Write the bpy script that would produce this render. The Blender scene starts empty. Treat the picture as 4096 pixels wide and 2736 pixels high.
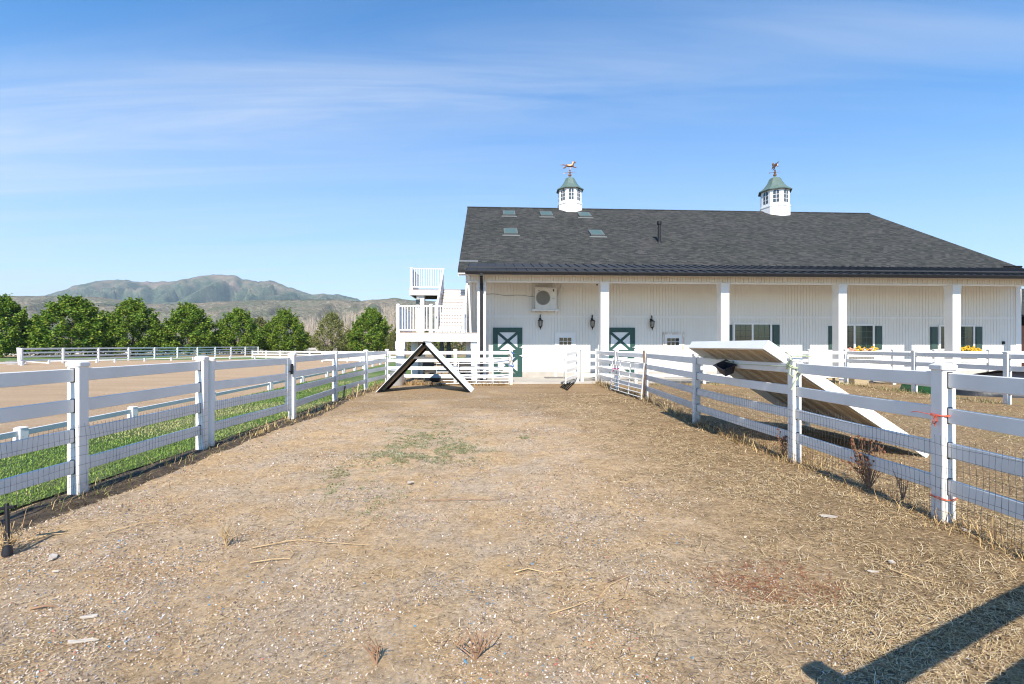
import bpy, bmesh, math, random
import numpy as np
from mathutils import Vector, Matrix, noise as mnoise

random.seed(11)
rng = np.random.default_rng(5)
S = bpy.context.scene
C = S.collection
PI = math.pi

# ------------------------------------------------------------------ camera
F = 1820.0            # focal length in photo pixels (photo is 4096 wide)
H = 1.62              # eye height
cam_d = bpy.data.cameras.new("camera")
cam = bpy.data.objects.new("camera", cam_d)
C.objects.link(cam)
cam.location = (0, 0, H)
cam.rotation_euler = (PI / 2, 0, 0)
cam_d.sensor_width = 36
cam_d.lens = F / 4096 * 36
cam_d.shift_y = 12 / 4096
cam_d.clip_start = 0.05
cam_d.clip_end = 30000
S.camera = cam

# ------------------------------------------------------------------ light
ELEV = math.radians(42.1)
SKY_STRENGTH = 0.106
SUN_STRENGTH = 5.0
EXPOSURE = 0.75
w = bpy.data.worlds.new("World")
S.world = w
w.use_nodes = True
nt = w.node_tree
nt.nodes.clear()
out = nt.nodes.new("ShaderNodeOutputWorld")
bg = nt.nodes.new("ShaderNodeBackground")
sky = nt.nodes.new("ShaderNodeTexSky")
sky.sky_type = 'NISHITA'
sky.sun_disc = False
sky.sun_elevation = ELEV
sky.sun_rotation = PI
sky.altitude = 600
sky.air_density = 1.0
sky.dust_density = 0.35
sky.ozone_density = 3.0
bg.inputs[1].default_value = SKY_STRENGTH
# thin cirrus, laid out on a high flat layer of the sky
tc = nt.nodes.new("ShaderNodeTexCoord")
sep = nt.nodes.new("ShaderNodeSeparateXYZ")
nt.links.new(tc.outputs['Generated'], sep.inputs[0])


def wmath(op, a, b=None, c=None, clamp=False):
    n = nt.nodes.new("ShaderNodeMath")
    n.operation = op
    n.use_clamp = clamp
    for i, v in enumerate((a, b, c)):
        if v is None:
            continue
        if isinstance(v, (int, float)):
            n.inputs[i].default_value = v
        else:
            nt.links.new(v, n.inputs[i])
    return n.outputs[0]


zc = wmath('MAXIMUM', sep.outputs[2], 0.02)
zc = wmath('ADD', zc, 0.08)
u = wmath('DIVIDE', sep.outputs[0], zc)
v = wmath('DIVIDE', sep.outputs[1], zc)
comb = nt.nodes.new("ShaderNodeCombineXYZ")
nt.links.new(u, comb.inputs[0])
nt.links.new(v, comb.inputs[1])


def wnoise(scale, rot, sx, sy, detail, rough, dist, loc=(0, 0, 0)):
    m = nt.nodes.new("ShaderNodeMapping")
    m.inputs['Location'].default_value = loc
    m.inputs['Rotation'].default_value = (0, 0, rot)
    m.inputs['Scale'].default_value = (sx, sy, 1)
    nt.links.new(comb.outputs[0], m.inputs[0])
    n = nt.nodes.new("ShaderNodeTexNoise")
    n.inputs['Scale'].default_value = scale
    n.inputs['Detail'].default_value = detail
    n.inputs['Roughness'].default_value = rough
    n.inputs['Distortion'].default_value = dist
    nt.links.new(m.outputs[0], n.inputs[0])
    return n.outputs[0]


big = wnoise(0.55, 0.30, 0.5, 1.5, 4, 0.55, 0.5, (1.7, 0.4, 0))
fine = wnoise(1.15, 0.34, 0.32, 2.8, 9, 0.62, 1.0)
yc = wmath('MAXIMUM', sep.outputs[1], 0.05)
az = wmath('DIVIDE', sep.outputs[0], yc)
el = wmath('DIVIDE', sep.outputs[2], yc)
q1 = wmath('SUBTRACT', el, wmath('MULTIPLY_ADD', az, 0.095, 0.585))
q1 = wmath('DIVIDE', q1, 0.13)
band = wmath('POWER', 2.718, wmath('MULTIPLY', wmath('MULTIPLY', q1, q1), -1.0))
low = wmath('MULTIPLY_ADD', el, -1.9, 0.86, clamp=True)
left = wmath('MULTIPLY_ADD', az, -0.35, 0.62, clamp=True)
place = wmath('ADD', wmath('MULTIPLY', band, wmath('MULTIPLY_ADD', az, -0.22, 0.56, clamp=True)), wmath('MULTIPLY', wmath('MULTIPLY', low, left), 0.7), clamp=True)
place = wmath('ADD', place, 0.05)
veil = wmath('MULTIPLY_ADD', el, -0.95, 0.56, clamp=True)
streak = wmath('MULTIPLY_ADD', fine, 2.6, -0.72, clamp=True)
soft = wmath('MULTIPLY_ADD', big, 1.8, -0.35, clamp=True)
cm = wmath('MULTIPLY', place, wmath('ADD', wmath('MULTIPLY', streak, 0.74), wmath('MULTIPLY', soft, 0.22)), clamp=True)
cm = wmath('ADD', cm, veil, clamp=True)
gam = nt.nodes.new("ShaderNodeHueSaturation")
gam.inputs['Hue'].default_value = 0.499
gam.inputs['Saturation'].default_value = 1.42
gam.inputs['Value'].default_value = 1.36
nt.links.new(sky.outputs[0], gam.inputs['Color'])
mixc = nt.nodes.new("ShaderNodeMix")
mixc.data_type = 'RGBA'
nt.links.new(cm, mixc.inputs['Factor'])
nt.links.new(gam.outputs[0], mixc.inputs['A'])
mixc.inputs['B'].default_value = (4.6, 4.98, 5.6, 1)
nt.links.new(mixc.outputs['Result'], bg.inputs[0])
nt.links.new(bg.outputs[0], out.inputs[0])

sun_d = bpy.data.lights.new("sun", 'SUN')
sun_d.energy = SUN_STRENGTH
sun_d.angle = math.radians(0.5)
sun_d.color = (1.0, 0.935, 0.83)
sun = bpy.data.objects.new("sun", sun_d)
C.objects.link(sun)
sun.rotation_euler = (PI / 2 - ELEV, 0, 0)      # shines towards +y and down
sun.location = (0, -20, 30)

S.view_settings.view_transform = 'Standard'
S.view_settings.look = 'None'
S.view_settings.gamma = 1
S.view_settings.exposure = EXPOSURE
S.view_settings.use_curve_mapping = False
S.cycles.max_bounces = 8
S.cycles.diffuse_bounces = 4
S.cycles.transparent_max_bounces = 12
S.cycles.volume_bounces = 0
S.cycles.filter_width = 1.15

# ------------------------------------------------------------------ pixel helpers (photo pixels -> metres)


def at(px, py, Y):
    return Vector(((px - 2048) * Y / F, Y, H - (py - 1380) * Y / F))


def gnd(px, py, z=0.0):
    Y = F * (H - z) / (py - 1380)
    return Vector(((px - 2048) * Y / F, Y, z))


BO = Vector((0, 21.85, 0))
TH = math.atan(F / 34200.0)
CT, ST = math.cos(TH), math.sin(TH)


def lx(px, yl):
    """barn-local x of the photo column px on the plane y = yl (barn frame)"""
    k = px - 2048
    return (k * (BO.y + yl * CT) - F * (BO.x - yl * ST)) / (F * CT - k * ST)


def lz(px, py, yl):
    x = lx(px, yl)
    Y = BO.y + x * ST + yl * CT
    return H - (py - 1380) * Y / F


def lp(px, py, yl):
    return Vector((lx(px, yl), yl, lz(px, py, yl)))


def l2w(p):
    return Vector((BO.x + p[0] * CT - p[1] * ST, BO.y + p[0] * ST + p[1] * CT, p[2]))


# ------------------------------------------------------------------ materials
MATS = {}


def nmath(t, op, a, b=None, c=None, clamp=False):
    n = t.nodes.new("ShaderNodeMath")
    n.operation = op
    n.use_clamp = clamp
    for i, v in enumerate((a, b, c)):
        if v is None:
            continue
        if isinstance(v, (int, float)):
            n.inputs[i].default_value = v
        else:
            t.links.new(v, n.inputs[i])
    return n.outputs[0]


def nmix(t, fac, a, b, blend='MIX'):
    n = t.nodes.new("ShaderNodeMix")
    n.data_type = 'RGBA'
    n.blend_type = blend
    for key, v in (('Factor', fac), ('A', a), ('B', b)):
        if isinstance(v, (int, float)):
            n.inputs[key].default_value = v
        elif isinstance(v, tuple):
            n.inputs[key].default_value = (v[0], v[1], v[2], 1)
        else:
            t.links.new(v, n.inputs[key])
    return n.outputs['Result']


def nnoise(t, vec, scale, detail=4, rough=0.55, dist=0.0):
    n = t.nodes.new("ShaderNodeTexNoise")
    n.inputs['Scale'].default_value = scale
    n.inputs['Detail'].default_value = detail
    n.inputs['Roughness'].default_value = rough
    n.inputs['Distortion'].default_value = dist
    if vec is not None:
        t.links.new(vec, n.inputs['Vector'])
    return n.outputs[0]


def nmap(t, vec, scale=(1, 1, 1), rot=(0, 0, 0), loc=(0, 0, 0)):
    m = t.nodes.new("ShaderNodeMapping")
    m.inputs['Location'].default_value = loc
    m.inputs['Rotation'].default_value = rot
    m.inputs['Scale'].default_value = scale
    t.links.new(vec, m.inputs[0])
    return m.outputs[0]


def nramp(t, fac, stops):
    r = t.nodes.new("ShaderNodeValToRGB")
    while len(r.color_ramp.elements) < len(stops):
        r.color_ramp.elements.new(0.5)
    for e, (p, col) in zip(r.color_ramp.elements, stops):
        e.position = p
        e.color = (col[0], col[1], col[2], 1) if isinstance(col, tuple) else (col, col, col, 1)
    t.links.new(fac, r.inputs[0])
    return r.outputs[0]


def newmat(name):
    m = bpy.data.materials.new(name)
    m.use_nodes = True
    t = m.node_tree
    b = t.nodes["Principled BSDF"]
    c = t.nodes.new("ShaderNodeTexCoord")
    MATS[name] = m
    return m, t, b, c.outputs['Object']


def bump(t, b, h, strength=0.3, dist=0.02):
    n = t.nodes.new("ShaderNodeBump")
    n.inputs['Strength'].default_value = strength
    n.inputs['Distance'].default_value = dist
    t.links.new(h, n.inputs['Height'])
    t.links.new(n.outputs[0], b.inputs['Normal'])


def mat(name, col, rough=0.5, col2=None, scale=6.0, metal=0.0, bmp=0.0, bscale=60.0, spec=0.5, stretch=(1, 1, 1), detail=5):
    """a plain surface: two close tones mixed by noise, optional bump"""
    m, t, b, vec = newmat(name)
    if col2 is None:
        col2 = tuple(min(1, c * 0.86) for c in col)
    v = nmap(t, vec, stretch)
    n = nnoise(t, v, scale, detail, 0.6)
    f = nramp(t, n, [(0.32, 0.0), (0.68, 1.0)])
    t.links.new(nmix(t, f, col, col2), b.inputs['Base Color'])
    b.inputs['Roughness'].default_value = rough
    b.inputs['Metallic'].default_value = metal
    b.inputs['Specular IOR Level'].default_value = spec
    if bmp:
        bump(t, b, nnoise(t, v, bscale, 4, 0.6), bmp, 0.01)
    return m


def vcmat(name, rough=0.8, spec=0.2, transl=0.0):
    """colour per piece, carried by the mesh attribute 'tone'"""
    m, t, b, vec = newmat(name)
    a = t.nodes.new("ShaderNodeAttribute")
    a.attribute_name = 'tone'
    t.links.new(a.outputs['Color'], b.inputs['Base Color'])
    b.inputs['Roughness'].default_value = rough
    b.inputs['Specular IOR Level'].default_value = spec
    if transl:
        tr = t.nodes.new("ShaderNodeBsdfTranslucent")
        t.links.new(a.outputs['Color'], tr.inputs[0])
        mx = t.nodes.new("ShaderNodeMixShader")
        mx.inputs[0].default_value = transl
        t.links.new(b.outputs[0], mx.inputs[1])
        t.links.new(tr.outputs[0], mx.inputs[2])
        t.links.new(mx.outputs[0], t.nodes['Material Output'].inputs[0])
    return m


M_vinyl = mat('white_vinyl', (0.72, 0.715, 0.715), 0.42, (0.67, 0.665, 0.66), 2.2, spec=0.3)
m, t, b, vec = newmat('fence_vinyl')
M_fence = m
n_ = nnoise(t, vec, 2.2, 5)
c0 = nmix(t, nramp(t, n_, [(.35, 0.0), (.68, 1.0)]), (0.735, 0.72, 0.69), (0.675, 0.66, 0.63))
sx = t.nodes.new("ShaderNodeSeparateXYZ")
t.links.new(vec, sx.inputs[0])
mud = nmath(t, 'MULTIPLY_ADD', sx.outputs[2], -3.2, 0.95, clamp=True)
mud = nmath(t, 'MULTIPLY', mud, nramp(t, nnoise(t, vec, 16, 6, .7), [(.36, 0.0), (.66, 1.0)]))
c0 = nmix(t, nmath(t, 'MULTIPLY', mud, 0.75), c0, (0.36, 0.27, 0.18))
scuff = nramp(t, nnoise(t, nmap(t, vec, (1, 1, 5)), 26, 4, .7), [(.66, 0.0), (.72, 1.0)])
c0 = nmix(t, nmath(t, 'MULTIPLY', scuff, 0.28), c0, (0.38, 0.35, 0.31))
t.links.new(c0, b.inputs['Base Color'])
b.inputs['Roughness'].default_value = 0.45
b.inputs['Specular IOR Level'].default_value = 0.3
M_siding = mat('white_siding', (0.72, 0.695, 0.645), 0.55, (0.69, 0.665, 0.615), 1.2, bmp=0.04, bscale=90, stretch=(1, 1, 0.6))
M_trim = mat('white_trim', (0.74, 0.73, 0.71), 0.45, (0.70, 0.69, 0.67), 2.0)
M_door = mat('white_door', (0.72, 0.72, 0.72), 0.4, (0.69, 0.69, 0.685), 2)
M_peel = mat('peeling_paint', (0.76, 0.74, 0.70), 0.7, (0.36, 0.24, 0.15), 7, bmp=0.2, stretch=(3, 1, 0.7))
M_green = mat('green_paint', (0.008, 0.046, 0.038), 0.5, (0.012, 0.06, 0.048), 5)
M_shut = mat('green_shutter', (0.030, 0.062, 0.052), 0.5, (0.04, 0.075, 0.062), 6)
M_black = mat('black_metal', (0.008, 0.008, 0.010), 0.55, (0.014, 0.014, 0.016), 5, spec=.3)
M_gapshade = mat('gap_shade', (0.02, 0.02, 0.025), 0.9)  # near-black tone painted for the shade in rail slots
M_metalroof = mat('charcoal_metal_roof', (0.028, 0.030, 0.034), 0.6, (0.036, 0.037, 0.041), 1.5, spec=0.25)
M_conc = mat('concrete', (0.43, 0.40, 0.355), 0.9, (0.36, 0.33, 0.29), 2.2, bmp=0.15, bscale=50)
M_copper = mat('copper', (0.58, 0.31, 0.17), 0.38, (0.40, 0.20, 0.11), 12, metal=1.0)
M_patina = mat('patina_copper', (0.07, 0.112, 0.098), 0.7, (0.105, 0.155, 0.138), 5, bmp=0.1)
M_galv = mat('galvanised_steel', (0.62, 0.63, 0.63), 0.4, (0.5, 0.51, 0.52), 9, metal=0.6)
M_pipe = mat('white_pipe', (0.74, 0.74, 0.73), 0.4, (0.62, 0.6, 0.57), 14)
M_rust = mat('rusty_steel', (0.16, 0.085, 0.05), 0.85, (0.26, 0.17, 0.12), 18, metal=0.2, bmp=0.2)
M_wire = mat('wire', (0.10, 0.10, 0.11), 0.6, (0.16, 0.14, 0.13), 20, metal=0.3)
M_woodgrey = mat('weathered_wood', (0.30, 0.26, 0.22), 0.85, (0.2, 0.17, 0.14), 9, bmp=0.3, stretch=(1, 1, 8))
M_darkwood = mat('dark_timber', (0.13, 0.125, 0.115), 0.85, (0.09, 0.085, 0.08), 9)
M_woodtan = mat('tan_timber', (0.50, 0.38, 0.26), 0.8, (0.4, 0.29, 0.19), 9, bmp=0.2, stretch=(6, 1, 1))
M_ply = mat('plywood_underside', (0.50, 0.425, 0.325), 0.85, (0.41, 0.34, 0.26), 4, bmp=0.15, stretch=(1, 4, 1))
M_rib = mat('pale_batten', (0.62, 0.55, 0.44), 0.8, (0.52, 0.46, 0.36), 5)
M_plystain = mat('stained_plywood', (0.55, 0.43, 0.30), 0.85, (0.36, 0.25, 0.16), 3, bmp=0.15, stretch=(1, 3, 1))
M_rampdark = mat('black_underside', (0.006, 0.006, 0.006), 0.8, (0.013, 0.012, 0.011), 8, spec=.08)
M_ramptop = mat('pale_ramp_top', (0.72, 0.72, 0.70), 0.75, (0.64, 0.64, 0.62), 7, bmp=0.2)
M_blackplastic = mat('black_plastic', (0.012, 0.013, 0.02), 0.45, (0.022, 0.024, 0.034), 6)
M_tarp = mat('black_tarp', (0.010, 0.011, 0.013), 0.4, (0.022, 0.023, 0.026), 5, bmp=0.6, bscale=14)
M_greenplastic = mat('green_plastic', (0.02, 0.13, 0.04), 0.45, (0.03, 0.16, 0.05), 4)
M_acw = mat('ac_casing', (0.66, 0.655, 0.62), 0.5, (0.6, 0.59, 0.56), 4)
M_fan = mat('fan_dark', (0.16, 0.15, 0.12), 0.7)
M_acg = mat('ac_grille', (0.30, 0.30, 0.28), 0.5, (0.26, 0.26, 0.25), 4)
M_grey = mat('grey_conduit', (0.33, 0.33, 0.32), 0.6)
M_sframe = mat('skylight_frame', (0.11, 0.12, 0.12), 0.6)
M_flash = mat('lead_flashing', (0.16, 0.17, 0.17), 0.7)
M_rope = mat('pale_green_rope', (0.50, 0.55, 0.36), 0.9, (0.38, 0.43, 0.27), 30)
M_orange = mat('orange_twine', (0.85, 0.14, 0.05), 0.8, (0.65, 0.1, 0.04), 30)
M_pink = mat('pink_twine', (0.75, 0.06, 0.22), 0.8)
M_blue = mat('blue_halter', (0.03, 0.10, 0.32), 0.7, (0.04, 0.15, 0.42), 20)
M_tan = mat('tan_strap', (0.42, 0.30, 0.2), 0.8)
M_white = mat('white_bucket', (0.8, 0.8, 0.79), 0.4)
M_mat = mat('grey_mat', (0.16, 0.15, 0.14), 0.95, (0.11, 0.105, 0.1), 12, bmp=0.3)
M_bluegrey = mat('blue_grey_cloth', (0.13, 0.18, 0.23), 0.8, (0.1, 0.14, 0.19), 5)
M_patio = mat('dark_wicker', (0.035, 0.032, 0.032), 0.7, (0.06, 0.055, 0.05), 20)
M_bark = mat('bark', (0.16, 0.12, 0.09), 0.95, (0.1, 0.075, 0.055), 12, bmp=0.5, stretch=(1, 1, 0.3))
M_twig = mat('bare_twigs', (0.54, 0.44, 0.35), 0.9, (0.42, 0.34, 0.27), 3)
M_deckboard = mat('deck_board', (0.40, 0.30, 0.25), 0.8, (0.33, 0.24, 0.2), 6)
M_stair = mat('stair_paint', (0.78, 0.77, 0.74), 0.6, (0.70, 0.69, 0.66), 5)
M_stem = mat('dry_stem', (0.30, 0.18, 0.10), 0.9, (0.2, 0.11, 0.07), 20)
M_seed = mat('brown_seed_head', (0.22, 0.085, 0.04), 0.9, (0.15, 0.06, 0.03), 40, bmp=0.4)
M_yellow = mat('yellow_bloom', (0.68, 0.44, 0.02), 0.7, (0.6, 0.33, 0.02), 30)
M_pinkbl = mat('pink_bloom', (0.72, 0.28, 0.28), 0.7, (0.75, 0.36, 0.20), 30)
M_leafg = mat('flower_leaf', (0.06, 0.12, 0.03), 0.7)
M_boulder = mat('pale_debris', (0.46, 0.41, 0.35), 0.85, (0.34, 0.29, 0.24), 12, bmp=0.3)
M_bale = mat('straw_bale', (0.45, 0.36, 0.22), 0.95, (0.3, 0.23, 0.14), 25, bmp=0.5, stretch=(1, 1, 4))
M_leaf = vcmat('leaves', 0.6, 0.25, 0.22)
M_straw = vcmat('straw', 0.75, 0.3, 0.0)
M_grass = vcmat('grass_blades', 0.7, 0.2, 0.2)
M_chip = vcmat('plastic_chips', 0.55, 0.4)


def glass(name, col, rough=0.04):
    m, t, b, vec = newmat(name)
    n = nnoise(t, vec, 3.0, 3)
    t.links.new(nmix(t, n, col, tuple(c * 1.7 for c in col)), b.inputs['Base Color'])
    b.inputs['Roughness'].default_value = rough
    b.inputs['Specular IOR Level'].default_value = 0.6
    return m


M_glass = glass('window_glass', (0.010, 0.012, 0.011))
M_glass2 = glass('window_glass_open', (0.012, 0.026, 0.020))
M_skyl = glass('skylight_glass', (0.05, 0.078, 0.068), 0.4)
M_lampg = glass('lantern_glass', (0.22, 0.21, 0.18), 0.15)
M_cupg = glass('cupola_glass', (0.04, 0.05, 0.055), 0.05)

# shingles
m, t, b, vec = newmat('roof_shingles')
M_shingle = m
bk = t.nodes.new("ShaderNodeTexBrick")
bk.inputs['Scale'].default_value = 1.0
bk.inputs['Brick Width'].default_value = 0.24
bk.inputs['Row Height'].default_value = 0.125
bk.inputs['Mortar Size'].default_value = 0.006
bk.inputs['Mortar Smooth'].default_value = 0.3
bk.inputs['Bias'].default_value = 0.0
bk.inputs['Color1'].default_value = (0.0, 0.0, 0.0, 1)
bk.inputs['Color2'].default_value = (1, 1, 1, 1)
bk.inputs['Mortar'].default_value = (0.3, 0.3, 0.3, 1)
t.links.new(vec, bk.inputs['Vector'])
tone = nramp(t, bk.outputs['Color'], [(0.0, (0.024, 0.0255, 0.025)), (0.35, (0.036, 0.0375, 0.036)), (0.7, (0.047, 0.0465, 0.043)), (1.0, (0.062, 0.061, 0.056))])
bign = nramp(t, nnoise(t, vec, 0.5, 4), [(0.35, (0.88, 0.9, 0.88)), (0.65, (1.08, 1.06, 1.08))])
gran = nramp(t, nnoise(t, vec, 55, 2), [(0.3, 0.82), (0.7, 1.2)])
tone = nmix(t, 1.0, tone, bign, 'MULTIPLY')
tone = nmix(t, 1.0, tone, gran, 'MULTIPLY')
t.links.new(tone, b.inputs['Base Color'])
b.inputs['Roughness'].default_value = 0.95
b.inputs['Specular IOR Level'].default_value = 0.15
bump(t, b, bk.outputs['Color'], 0.5, 0.02)

# brick of the neighbouring house
m, t, b, vec = newmat('red_brick')
M_brick = m
bk = t.nodes.new("ShaderNodeTexBrick")
bk.inputs['Brick Width'].default_value = 0.22
bk.inputs['Row Height'].default_value = 0.075
bk.inputs['Mortar Size'].default_value = 0.01
bk.inputs['Color1'].default_value = (0.25, 0.07, 0.035, 1)
bk.inputs['Color2'].default_value = (0.36, 0.12, 0.06, 1)
bk.inputs['Mortar'].default_value = (0.45, 0.38, 0.32, 1)
bk.inputs['Scale'].default_value = 1
t.links.new(nmap(t, vec, rot=(PI / 2, 0, 0)), bk.inputs['Vector'])
t.links.new(bk.outputs['Color'], b.inputs['Base Color'])
b.inputs['Roughness'].default_value = 0.9

# corral earth / dry pasture: one sheet, colours laid by place
m, t, b, vec = newmat('dry_earth')
M_ground = m
sx = t.nodes.new("ShaderNodeSeparateXYZ")
t.links.new(vec, sx.inputs[0])
X, Y = sx.outputs[0], sx.outputs[1]
n1 = nnoise(t, vec, 0.55, 6, 0.6)
n2 = nnoise(t, vec, 3.2, 8, 0.65)
n3 = nnoise(t, vec, 34, 8, 0.85)
base = nmix(t, nramp(t, n2, [(0.3, 0.0), (0.7, 1.0)]), (0.53, 0.370, 0.210), (0.41, 0.275, 0.147))
gpat = nramp(t, nnoise(t, vec, 1.3, 6, 0.7), [(0.42, 0.0), (0.60, 1.0)])
glim = nmath(t, 'MULTIPLY_ADD', X, -0.5, 1.2, clamp=True)
base = nmix(t, nmath(t, 'MULTIPLY', nmath(t, 'MULTIPLY', gpat, glim), 0.45), base, (0.45, 0.375, 0.30))
# straw litter and trampled hay: right half, and far end
wob = nmath(t, 'MULTIPLY_ADD', n1, 5.0, -2.5)
right = nmath(t, 'ADD', nmath(t, 'MULTIPLY_ADD', X, 0.45, -0.40), nmath(t, 'MULTIPLY_ADD', n2, 1.6, -0.8), clamp=True)
far = nmath(t, 'ADD', nmath(t, 'MULTIPLY_ADD', Y, 0.22, -1.9), wob, clamp=True)
hay = nmath(t, 'MAXIMUM', right, nmath(t, 'MULTIPLY', far, 0.8))
hayn = nnoise(t, nmap(t, vec, (1, 2.3, 1), (0, 0, 0.5)), 22, 6, 0.75, 0.6)
haycol = nramp(t, hayn, [(0.30, (0.055, 0.034, 0.018)), (0.44, (0.165, 0.108, 0.056)), (0.57, (0.32, 0.22, 0.118)), (0.74, (0.56, 0.415, 0.235))])  # hay tones; the darkest paint the shade in gaps between straws
base = nmix(t, nmath(t, 'MULTIPLY', hay, 0.85), base, haycol)
# darker damp smears towards the barn
dn = nramp(t, nnoise(t, nmap(t, vec, (0.35, 1.0, 1)), 0.9, 5, 0.6), [(0.48, 0.0), (0.66, 1.0)])
dmask = nmath(t, 'MULTIPLY', dn, nmath(t, 'MULTIPLY_ADD', Y, 0.25, -1.9, clamp=True))
dmask = nmath(t, 'MULTIPLY', dmask, nmath(t, 'MULTIPLY_ADD', X, 0.25, 0.85, clamp=True))
base = nmix(t, nmath(t, 'MULTIPLY', dmask, 0.55), base, (0.185, 0.115, 0.06))
# pasture beyond the right fence goes paler and faintly green
past = nmath(t, 'MULTIPLY', nmath(t, 'MULTIPLY_ADD', X, 2.0, -8.2, clamp=True), nramp(t, nnoise(t, vec, 0.8, 5, 0.7), [(0.5, 0.0), (0.75, 0.5)]))
base = nmix(t, past, base, (0.22, 0.20, 0.075))
# far country: dull green
farm = nmath(t, 'MULTIPLY_ADD', Y, 0.02, -1.2, clamp=True)
base = nmix(t, farm, base, (0.16, 0.16, 0.075))
# shredded chips showing in the dirt
vor = t.nodes.new("ShaderNodeTexVoronoi")
vor.inputs['Scale'].default_value = 75
vor.inputs['Randomness'].default_value = 1.0
t.links.new(nmap(t, vec, (1, 1.5, 1), (0, 0, 0.6)), vor.inputs['Vector'])
sc = t.nodes.new("ShaderNodeSeparateColor")
t.links.new(vor.outputs['Color'], sc.inputs[0])
pick = nmath(t, 'GREATER_THAN', sc.outputs[0], 0.66)
inner = nmath(t, 'LESS_THAN', vor.outputs['Distance'], 0.36)
cpatch = nramp(t, nnoise(t, vec, 1.3, 5, 0.65), [(0.40, 0.12), (0.62, 1.0)])
cpick = nmath(t, 'GREATER_THAN', nmath(t, 'ADD', sc.outputs[2], nmath(t, 'MULTIPLY', cpatch, 0.8)), 0.85)
notright = nmath(t, 'SUBTRACT', 1.0, nmath(t, 'MULTIPLY', right, 0.8))
lim = nmath(t, 'MULTIPLY_ADD', X, -2.0, 8.0, clamp=True)
chipm = nmath(t, 'MULTIPLY', nmath(t, 'MULTIPLY', pick, inner), nmath(t, 'MULTIPLY', nmath(t, 'MULTIPLY', cpick, notright), lim))
chipc = nramp(t, sc.outputs[1], [(0.0, (0.62, 0.58, 0.55)), (0.35, (0.48, 0.44, 0.42)), (0.6, (0.30, 0.28, 0.28)), (0.8, (0.55, 0.52, 0.52)), (0.93, (0.16, 0.22, 0.30)), (1.0, (0.45, 0.2, 0.16))])
base = nmix(t, nmath(t, 'MULTIPLY', chipm, 0.8), base, chipc)
grain_gaps = nramp(t, n3, [(0.32, 0.24), (0.46, 0.90), (0.68, 1.42)])  # dirt grain; its dark end paints the shadowed gaps between chips
base = nmix(t, 1.0, base, grain_gaps, 'MULTIPLY')
t.links.new(base, b.inputs['Base Color'])
b.inputs['Roughness'].default_value = 1.0
b.inputs['Specular IOR Level'].default_value = 0.1
hsum = nmath(t, 'ADD', n3, nmath(t, 'MULTIPLY', chipm, 0.5))
n4 = nnoise(t, vec, 11, 6, 0.7)
base = nmix(t, 1.0, base, nramp(t, n4, [(0.3, 0.68), (0.5, 1.0), (0.7, 1.16)]), 'MULTIPLY')
t.links.new(base, b.inputs['Base Color'])
bump(t, b, hsum, 0.85, 0.025)

# riding arena sand
m, t, b, vec = newmat('arena_sand')
M_sand = m
n1 = nnoise(t, nmap(t, vec, (0.25, 1.2, 1), (0, 0, 0.25)), 0.9, 6, 0.65)
n2 = nnoise(t, vec, 14, 6, 0.75)
c0 = nmix(t, nramp(t, n1, [(0.35, 0.0), (0.65, 1.0)]), (0.44, 0.315, 0.205), (0.375, 0.262, 0.165))
c0 = nmix(t, 1.0, c0, nramp(t, n2, [(0.28, 0.62), (0.45, 0.98), (0.75, 1.15)]), 'MULTIPLY')
t.links.new(c0, b.inputs['Base Color'])
b.inputs['Roughness'].default_value = 1.0
b.inputs['Specular IOR Level'].default_value = 0.1
bump(t, b, n2, 1.0, 0.05)

# lawn soil under the blades
m, t, b, vec = newmat('lawn_turf')
M_turf = m
n1 = nnoise(t, nmap(t, vec, (1.6, 0.35, 1)), 1.0, 5, 0.6)
n2 = nnoise(t, vec, 60, 5, 0.8)
c0 = nramp(t, n1, [(0.36, (0.075, 0.155, 0.022)), (0.5, (0.12, 0.19, 0.04)), (0.66, (0.22, 0.25, 0.085))])
c0 = nmix(t, 1.0, c0, nramp(t, n2, [(0.3, 0.6), (0.7, 1.25)]), 'MULTIPLY')
t.links.new(c0, b.inputs['Base Color'])
b.inputs['Roughness'].default_value = 1.0
bump(t, b, n2, 1.0, 0.05)


def hillmat(name, lo, mid, hi, sc):
    m, t, b, vec = newmat(name)
    n1 = nnoise(t, vec, sc, 8, 0.65, 0.4)
    n2 = nnoise(t, vec, sc * 9, 6, 0.75)
    c0 = nramp(t, n1, [(0.34, lo), (0.52, mid), (0.70, hi)])
    c0 = nmix(t, 1.0, c0, nramp(t, n2, [(0.3, 0.40), (0.5, 0.95), (0.70, 1.9)]), 'MULTIPLY')
    sx = t.nodes.new("ShaderNodeSeparateXYZ")
    t.links.new(vec, sx.inputs[0])
    n5 = nnoise(t, vec, sc * 40, 4, 0.7)
    c0 = nmix(t, 1.0, c0, nramp(t, n5, [(0.35, 0.55), (0.5, 1.0), (0.66, 1.6)]), 'MULTIPLY')
    t.links.new(c0, b.inputs['Base Color'])
    b.inputs['Roughness'].default_value = 1.0
    b.inputs['Specular IOR Level'].default_value = 0.0
    return m, t, b, c0, sx.outputs[2], n1


m, t, b, c0, Z, n1 = hillmat('mountain_scrub', (0.046, 0.072, 0.045), (0.085, 0.10, 0.062), (0.17, 0.145, 0.105), 0.007)
M_mount = m
crest = nmath(t, 'ADD', nmath(t, 'MULTIPLY_ADD', Z, 0.007, -2.3), nmath(t, 'MULTIPLY_ADD', n1, 3.2, -1.55), clamp=True)
t.links.new(nmix(t, nmath(t, 'MULTIPLY', crest, 0.7), c0, (0.24, 0.17, 0.125)), b.inputs['Base Color'])
m, t, b, c0, Z, n1 = hillmat('foothill_scrub', (0.095, 0.108, 0.066), (0.145, 0.13, 0.095), (0.25, 0.20, 0.14), 0.014)
M_foot = m

# ------------------------------------------------------------------ mesh builder


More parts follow.
